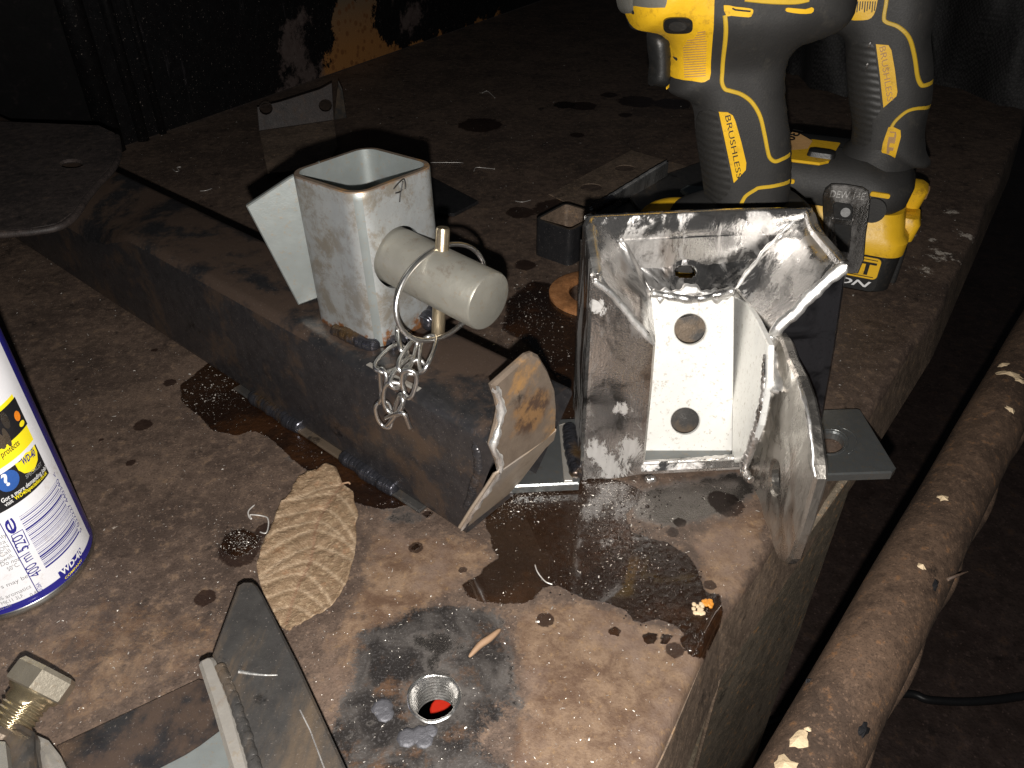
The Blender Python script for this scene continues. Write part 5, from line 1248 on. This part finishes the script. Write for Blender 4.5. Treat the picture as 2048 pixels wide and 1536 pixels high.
B1.patch('grip_pad', [(1396, 232), (1405, 222), (1432, 224), (1446, 290), (1462, 372), (1442, 400), (1440, 415), (1418, 415), (1405, 342), (1394, 270)], 'ribbed', d1, .0005)
# foot and battery (mostly hidden by the bracket)
MB = basis((.072, .391, 0), (1, 0, 0), (0, 1, 0))
vs, fs = stack([(0, .004, .112, .004, .073, .008), (.004, 0, .116, 0, .077, .010), (.034, 0, .116, 0, .077, .010), (.036, .002, .114, .002, .075, .010)], MB); smooth_by_angle(obj('battery', vs, fs, 'blackpl', d1))
vs, fs = stack([(.0362, .001, .115, .001, .076, .010), (.052, .001, .115, .001, .076, .010), (.060, .008, .110, .008, .070, .012)], MB); smooth_by_angle(obj('battery_top', vs, fs, 'yellow', d1))
vs, fs = stack([(.0602, .014, .112, .006, .071, .014), (.072, .012, .112, .006, .071, .016), (.086, .030, .104, .012, .064, .018), (.094, .044, .094, .020, .056, .018)], MB, 7); smooth_by_angle(obj('foot', vs, fs, 'rubber', d1))
m = Mesh(); m.add(*ellipsoid(V((.102, .448, .068)), (V((.025, 0, 0)), V((0, .020, 0)), V((0, 0, .0150))), 24, 12)); obj('foot_guard', m.v, m.f, 'yellow', d1, True)

# --- far drill
d2 = thing('cordless_drill', 'farther yellow and black cordless drill with a steel belt hook and battery showing', 'drill', (.24, .50, 0))
A_ = V((-.905, .425, 0)).normalized(); B_ = V((.425, .905, 0)).normalized(); K0 = V((.2615, .4705, 0)); MD = basis(K0, A_, -B_)   # local y points at the viewer side: use negative
MD = basis(K0, A_, B_, (0, 0, 1))
N2 = -B_
def st2(levels, name, mat, parent=d2, seg=7):
    vs, fs = stack(levels, MD, seg); fs = [f[::-1] for f in fs]; return smooth_by_angle(obj(name, vs, fs, mat, parent), 42)
bat = st2([(.0002, .006, .110, .006, .069, .010), (.004, .0015, .114, .0015, .0735, .011), (.030, 0, .115, 0, .075, .012), (.033, .001, .114, .001, .074, .012)], 'battery', 'blackpl')
st2([(.031, -.0012, .116, -.0012, .0762, .013), (.040, -.0016, .116, -.0016, .0762, .013), (.044, .002, .112, .0005, .0745, .013), (.052, .004, .108, .003, .072, .014), (.0575, .006, .104, .006, .069, .014)], 'battery_top', 'yellow', bat)
# latch at the back corner
vs, fs = stack([(.034, -.005, .012, .024, .052, .005), (.046, -.007, .012, .024, .052, .005), (.050, -.005, .012, .026, .050, .005)], MD); smooth_by_angle(obj('latch_button', vs, [f[::-1] for f in fs], 'yellow', bat), 45)
vs, fs = stack([(.052, -.004, .010, .040, .062, .005), (.064, -.006, .012, .038, .064, .005), (.0665, -.003, .012, .041, .061, .005)], MD); smooth_by_angle(obj('latch_loop', vs, [f[::-1] for f in fs], 'yellow', bat), 45)
vs, fs = stack([(.0580, -.0066, 0.0, .044, .058, .004), (.0640, -.0070, 0.0, .044, .058, .004)], MD); smooth_by_angle(obj('latch_recess', vs, [f[::-1] for f in fs], 'tape', bat), 45)
m = Mesh()
for k, (y0, y1) in enumerate(((.020, .030), (.036, .046), (.054, .064))):
    vs, fs = stack([(.004, -.0028, .006, y0, y1, .0015), (.030, -.0030, .006, y0, y1, .0015)], MD, 3); m.add(vs, [f[::-1] for f in fs])
obj('battery_rib', m.v, m.f, 'blackpl', bat)
foot = st2([(.0580, .010, .112, .003, .072, .016), (.061, .006, .114, .001, .074, .020), (.072, .004, .114, .001, .074, .024), (.082, .010, .112, .006, .069, .026), (.0880, .018, .106, .014, .061, .024)], 'foot', 'rubber', d2, 10)
st2([(.084, .008, .058, .012, .064, .022), (.094, .012, .050, .018, .058, .018), (.104, .016, .044, .022, .054, .014)], 'handle_base', 'rubber', d2, 10)
# side label, facing the viewer
def sd(a, z, out=.0006): return K0 + A_ * a - B_ * out + V((0, 0, z))
def side_patch(name, pts, mat, out, parent, t=.0006): return slab(name, [sd(a, z, out) for a, z in pts], t, mat, parent, bev=.00015, toward=sd(.05, .02, 1))
def rrp(a0, a1, z0, z1, r): return rr(a0, a1, z0, z1, r, 4)
sl = side_patch('side_label', rrp(.010, .088, .0045, .0305, .004), 'blackpl', .0014, bat, .0018)
side_patch('label_panel', rrp(.0112, .0868, .0140, .0297, .003), 'yellow', .0019, sl)
def side_text(body, a0, a1, z, h, mat, parent, bold=0, slant=0, x_from=0):
    vs, fs = text_mesh(body, 1.0, bold); x0 = min(v.x for v in vs); x1 = max(v.x for v in vs)
    obj('lettering', [sd(a0 + (a1 - a0) * (v.x - x0) / (x1 - x0) - slant * v.y * .004, z + v.y / .72 * h, .0023) for v in vs], fs, mat, parent)
side_text('DEWALT', .086, .0135, .0172, .0096, 'ink', sl, .02)
for z in (.0154, .0280): 
    side_patch('rule', [(.0865, z), (.0135, z), (.0135, z + .0006), (.0865, z + .0006)], 'ink', .0023, sl, .0003)
side_text('XR LI-ION', .080, .0165, .0078, .0046, 'whiteink', sl, .015, 1)
# grip and head
MIDP = K0 + B_ * .0375 + A_ * .03 + V((0, 0, .15)); U2 = (A_ * -1)
B2 = Body(MIDP, N2, U2, None, None)
B2.T = lambda P: .0190 + .014 * smoothstep(P[:, 1], .035, .075); B2.r = lambda P: .020 + .008 * smoothstep(P[:, 1], .03, .075)
body2 = [(1560, -190), (1560, 20), (1600, 60), (1631, 72), (1656, 66), (1678, 70), (1689, 82), (1691, 108), (1695, 183), (1704, 250), (1700, 290), (1698, 325), (1850, 335), (1852, 300), (1850, 265), (1857, 225), (1864, 200), (1867, 160), (1867, 125), (1862, 75), (1868, 42), (1874, 0), (1880, -80), (1870, -190)]
B2.build('body_shell', body2, 'rubber', d2)
B2.line('seam_stripe', [(1776, -60), (1773, 0), (1768, 33), (1772, 44), (1797, 54), (1818, 75), (1829, 112), (1835, 152), (1842, 169), (1850, 171), (1866, 163)], 'yellowline', d2, .0021)
B2.line('seam_stripe', [(1860, 213), (1836, 217), (1814, 223), (1793, 240), (1783, 254)], 'yellowline', d2, .0019)
o = B2.patch('handle_badge', [(1752, 88), (1777, 90), (1783, 100), (1790, 140), (1795, 183), (1793, 192), (1767, 215), (1760, 150)], 'yellow', d2, .0007, smooth_=0)
B2.text('badge_lettering', 'BRUSHLESS', (1759, 94), (1775, 203), .0036, 'tape', o, .0012)
B2.patch('grip_pad', [(1694, 120), (1706, 90), (1744, 86), (1752, 120), (1762, 218), (1745, 240), (1742, 285), (1712, 290), (1706, 250), (1698, 180)], 'ribbed', d2, .0005)
o = B2.patch('lower_badge', [(1777, 254), (1786, 253), (1801, 260), (1802, 273), (1790, 316), (1768, 312), (1763, 302), (1766, 285)], 'yellow', d2, .0007, smooth_=0)
B2.patch('badge_slot', [(1780, 262), (1792, 263), (1793, 270), (1785, 308), (1773, 306), (1775, 285)], 'tape', o, .0010, smooth_=0)
for y in (264, 285, 300): B2.patch('slot_bar', [(1780, y), (1790, y + 1), (1788, y + 9), (1778, y + 8)], 'yellow', o, .0014, smooth_=0)
B2.patch('top_panel', [(1690, -60), (1690, 20), (1693, 38), (1727, 40), (1743, 35), (1752, 18), (1758, -20), (1760, -60)], 'yellow', d2, .0008)
for i in range(8): B2.line('grip_ridge', [(1716 + i * 5, 2), (1715 + i * 5, 12), (1714 + i * 5, 24 - (i % 3) * 3)], 'ink', d2, .0007, .0013, 2)
for px, py in ((1741, 90), (1736, 131)):
    m = Mesh(); q = B2.near(px, py); p = B2.pos(q, B2.h([q])[0]); m.add(*ellipsoid(p, (V((.0016, 0, .0004)), V((0, .0006, 0)), V((0, 0, .0022))), 7, 5)); obj('paint_chip', m.v, m.f, 'gusset', d2)
# foot furniture
o = slab('switch_plate', [on(a, b, .0886) for a, b in [(1575, 305), (1578, 278), (1600, 280), (1625, 278), (1681, 285), (1658, 322), (1640, 326), (1575, 318)]], .002, 'yellow', foot, bev=.0006, toward=V((0, 0, 5)))
vs, fs = stack([(0, .0, .018, 0, .011, .003), (.003, .0006, .0174, .0006, .0104, .003), (.004, .003, .015, .003, .008, .002)], basis(on(1612, 312, .0886), A_ * -1, B_)); smooth_by_angle(obj('mode_button', vs, fs, 'blackpl', o))
o = slab('paper_tag', [on(1574, 262, .0940), on(1602, 256, .097), on(1625, 282, .0905), on(1612, 300, .0895), on(1574, 300, .0905)], .0004, 'tape', foot, bev=.0001, toward=V((0, -1, 5)))
vs, fs = text_mesh('130', 1.0, .01); ta, tb = on(1608, 262, .0975), on(1578, 292, .0930); dd = (tb - ta); nn_ = V((0, 0, 1)).cross(dd).normalized()
obj('tag_writing', [ta + dd * (v.x / 1.9) + nn_ * (-v.y * .010) + V((0, -.0006, .0012)) for v in vs], fs, 'ink', o)
side_patch('foot_slot', rrp(.078, .098, .0715, .0745, .0012), 'yellow', .0012, foot, .002)
side_patch('foot_slot', rrp(.018, .030, .0715, .0745, .0012), 'yellow', .0012, foot, .002)
vs, fs = sweep([sd(.026, .062, -.004), sd(.026, .062, .0010)], .0085, 24); smooth_by_angle(obj('hook_boss', vs, fs, 'rubber', foot))
# belt hook: bent sheet standing off the foot
def hk(px, py, out): return hit(px, py, sd(.04, .05, out), N2)
hook = slab('belt_hook', [hk(a, b, .012) for a, b in [(1645, 392), (1650, 378), (1662, 369), (1690, 370), (1725, 376), (1737, 384), (1741, 400), (1738, 430), (1732, 470), (1728, 520), (1716, 548), (1670, 546), (1652, 530), (1648, 470), (1645, 420)]], .0022, 'hook', d2, bev=.0006, h=.004, smooth=True) if 'hook' in MAT else None
if hook is None:
    MAT['hook'] = mk_polish('black_chrome_hook', (.34, .33, .32), .14, .45, .6, .0005, tint=.2)
    hook = slab('belt_hook', [hk(a, b, .012) for a, b in [(1645, 392), (1650, 378), (1662, 369), (1690, 370), (1725, 376), (1737, 384), (1741, 400), (1738, 430), (1732, 470), (1728, 520), (1716, 548), (1670, 546), (1652, 530), (1648, 470), (1645, 420)]], .0022, 'hook', d2, bev=.0006)
slab('hook_recess', [hk(a, b, .0128) for a, b in [(1666, 410), (1672, 404), (1700, 408), (1706, 416), (1702, 470), (1698, 506), (1676, 502), (1668, 450)]], .0006, 'blackpl', hook, bev=.0003)
vs, fs = sweep([hk(1691, 425, .0128), hk(1691, 425, .0150)], .0030, 20); smooth_by_angle(obj('hook_screw', vs, fs, 'blackpl', hook))
slab('hook_step', [hk(a, b, .0136) for a, b in [(1664, 437), (1706, 442), (1705, 452), (1664, 447)]], .001, 'hook', hook, bev=.0003)
vs, fs = text_mesh('DEW 14E', 1.0, .01); ta, tb = hk(1658, 394, .0126), hk(1728, 400, .0126); x1 = max(v.x for v in vs)
obj('stamping', [ta + (tb - ta) * (v.x / x1) + V((0, 0, 1)) * v.y * .0068 for v in vs], fs, 'weldbright', hook)

# ------------------------------------------------------------------ black mesh bag, twig, curls and shavings
def bag_mesh(px, z0, name, label, dep=.12, hgt=.30):
    pts = [on(a, b, 0) for a, b in px]; nx = 60; nz = 40; vs = []
    base = resample([(p.x, p.y) for p in pts], .02, False); n = len(base)
    for j in range(nz + 1):
        f = j / nz
        for i, (x, y) in enumerate(base):
            b = math.sin(f * math.pi * .9) * .03; w_ = .012 * math.sin(i * .9 + f * 5) + .008 * math.sin(i * 2.1 - f * 9)
            vs.append(V((x - .3 * (b + w_), y - (b + w_) + f * dep, f * hgt + .0005)))
    for i, (x, y) in enumerate(base): vs.append(V((x, y + dep + .25, hgt * .95)))
    for i, (x, y) in enumerate(base): vs.append(V((x, y + dep + .25, 0.0006)))
    fs = [(j * n + i, j * n + i + 1, (j + 1) * n + i + 1, (j + 1) * n + i) for j in range(nz + 2) for i in range(n - 1)]
    o = obj(name, vs, fs, 'bag', None, True); c = V((base[0][0], base[0][1], 0))
    return tag(o, label, 'bag')
bag_mesh([(1540, 120), (1620, 175), (1690, 190), (1780, 150), (1860, 168), (1960, 195), (2060, 222), (2300, 270)], 0, 'mesh_bag', 'black mesh fabric bag slumped on the bench behind both drills')
st_ = [on(938, 1314, .0007), on(960, 1290, .0012), on(980, 1276, .0012), on(1001, 1258, .0007)]
vs, fs = sweep(spline(st_, 5), lambda t: .0004 + .0011 * math.sin(math.pi * t) ** .7, 7); o = obj('wood_splinter', vs, fs, 'stick', None, True); tag(o, 'small pale wooden splinter lying by the threaded hole', 'splinter')
for nm, px, py, rx, mt, lb in (('paint_flake', 1396, 1217, 13, 'flake', 'cream paint flake in the oily corner of the bench'), ('rust_flake', 1416, 1206, 9, 'flake2', 'glossy orange rust flake beside the cream flake at the corner')):
    c = on(px, py, .0006); m = Mesh(); r = random.Random(px)
    for k in range(16):
        a = r.uniform(0, 6.28); q = r.uniform(0, 1) ** .5 * rx / FPX * (c - CP).dot(FW); m.add(*ellipsoid(c + V((q * math.cos(a), q * math.sin(a) * 1.2, 0)), (V((.0010, 0, 0)), V((0, .0011, 0)), V((0, 0, .0007))), 7, 5))
    tag(obj(nm, m.v, m.f, mt, None, False), lb, 'flake')
curls = [([(509, 1010), (497, 1022), (498, 1034), (503, 1038), (500, 1030), (512, 1030), (525, 1032), (535, 1036), (537, 1050), (532, 1066), (520, 1064)], 'white curled metal thread beside the dry leaf', .00036),
         ([(1718, 1209), (1728, 1214), (1734, 1222), (1737, 1232)], None, .0003),
         ([(345, 338), (352, 343), (358, 341), (354, 335), (362, 334)], 'tiny pale curl on the dark bench behind the beam', .0003),
         ([(1070, 1130), (1074, 1142), (1082, 1154), (1092, 1164), (1105, 1169)], 'thin bright hair of wire curled in the oil puddle', .0003),
         ([(400, 382), (412, 381), (424, 377)], 'short straight bright sliver on the far dark bench', .0003),
         ([(965, 186), (974, 182), (984, 190), (990, 196)], 'pale looped thread far back on the bench', .0004),
         ([(860, 325), (890, 325), (920, 325), (926, 326)], 'thin copper-coloured wire lying behind the galvanised tube', .00025),
         ([(948, 342), (952, 335), (970, 336), (990, 338)], 'fine white hair lying right of the galvanised tube', .00025),
         ([(1030, 402), (1045, 404), (1062, 400)], 'fine bright wire near the square offcut', .00025)]
for pts, lb, rad in curls:
    if lb is None: continue
    vs, fs = sweep(spline([on(a, b, .0006 + .0004 * (i % 2)) for i, (a, b) in enumerate(pts)], 5), rad, 6); o = obj('metal_curl', vs, fs, 'curl', None, True); tag(o, lb, 'metal curl', 'curled metal threads on the bench')
def droplets():
    r = random.Random(4); m = Mesh()
    spots = [(1015, 1000, 55, 45, 260), (1100, 985, 50, 30, 120), (1230, 1090, 90, 60, 300), (1330, 1190, 70, 60, 160), (1200, 1160, 90, 30, 120), (1060, 700, 50, 110, 150), (430, 800, 60, 50, 60), (485, 1085, 30, 30, 50), (1390, 1280, 22, 25, 50), (1290, 1000, 110, 30, 60)]
    for cx, cy, sx, sy, n in spots:
        for _ in range(n):
            px, py = r.gauss(cx, sx * .55), r.gauss(cy, sy * .55); c = on(px, py, .0001); q = r.uniform(.00018, .00055) * (1 if r.random() < .93 else 2.2); c.z = .0001
            if (c - Vector(FLb)).length < .004 or (1000 < px < 1640 and py < 950 and cy > 900): continue
            m.add(*ellipsoid(c, (V((q, .3 * q, 0)), V((-.3 * q, q * r.uniform(.7, 1.2), 0)), V((0, 0, q * .6))), 7, 5))
    o = obj('oil_droplets', m.v, m.f, 'oil', None, True); o['kind'] = 'stuff'; tag(o, 'tiny glossy oil beads covering the dark puddles', 'oil droplets')
MAT['oil'] = mk_plain('dark_oil', (.02, .012, .008), .16, 0, 200, .00001, .2)
droplets()
# countless tiny bright shavings strewn over the bench
def shavings():
    r = random.Random(11); m = Mesh(); E = np.array(EDGE); n = 0
    outline = np.array([[p[0], p[1]] for p in EDGE] + [(-2, 3), (-2, -.5)])
    pts = []
    while len(pts) < 14000:
        px, py = r.uniform(-20, 2060), r.uniform(-5, 1540) ; p = on(px, py, 0)
        if p.y > 1.8: continue
        if len(pts) % 4 == 0:
            cx, cy, sd_ = r.choice([(1015, 1000, 34), (1090, 985, 26), (1240, 1110, 60), (1060, 700, 60), (1070, 620, 45), (485, 1085, 20), (430, 790, 40), (1230, 1010, 40), (1215, 990, 30), (1030, 985, 26)]); px, py = r.gauss(cx, sd_), r.gauss(cy, sd_ * .7); p = on(px, py, 0)
        pts.append((p.x, p.y, r.random(), px, py))
    A2 = np.array([p[:2] for p in pts]); ok = (sdf(A2, outline) < -.003) & (np.hypot(*(A2 - np.array(HC)).T) > .012)
    for (x, y, q, px, py), k in zip(pts, ok):
        if not k: continue
        L = min(.0009, .00016 * math.exp(r.gauss(0, .55))) * (1.0 if q < .96 else 2.2) * (1.0 if y < .35 else 1.5); a = r.uniform(0, 6.28); wd = L * (r.uniform(.15, .5) if q < .96 else .12); d = V((math.cos(a), math.sin(a), r.uniform(-.3, .3))) ; s = V((-math.sin(a), math.cos(a), r.uniform(-.9, .9))).normalized()
        c = V((x, y, .0003)); mid = V((0, 0, L * .25)) + s * L * r.uniform(-.3, .3)
        vs = [c - d * L + s * wd, c - d * L - s * wd, c + mid - s * wd, c + mid + s * wd, c + d * L - s * wd, c + d * L + s * wd]
        for v in vs: v.z = max(v.z, .00012)
        m.add(vs, [(0, 1, 2, 3), (3, 2, 4, 5)])
    o = obj('metal_shavings', m.v, m.f, 'shaving', None, False); o['kind'] = 'stuff'; tag(o, 'countless tiny bright metal shavings strewn over the bench', 'shavings')
shavings()
bpy.context.view_layer.update()
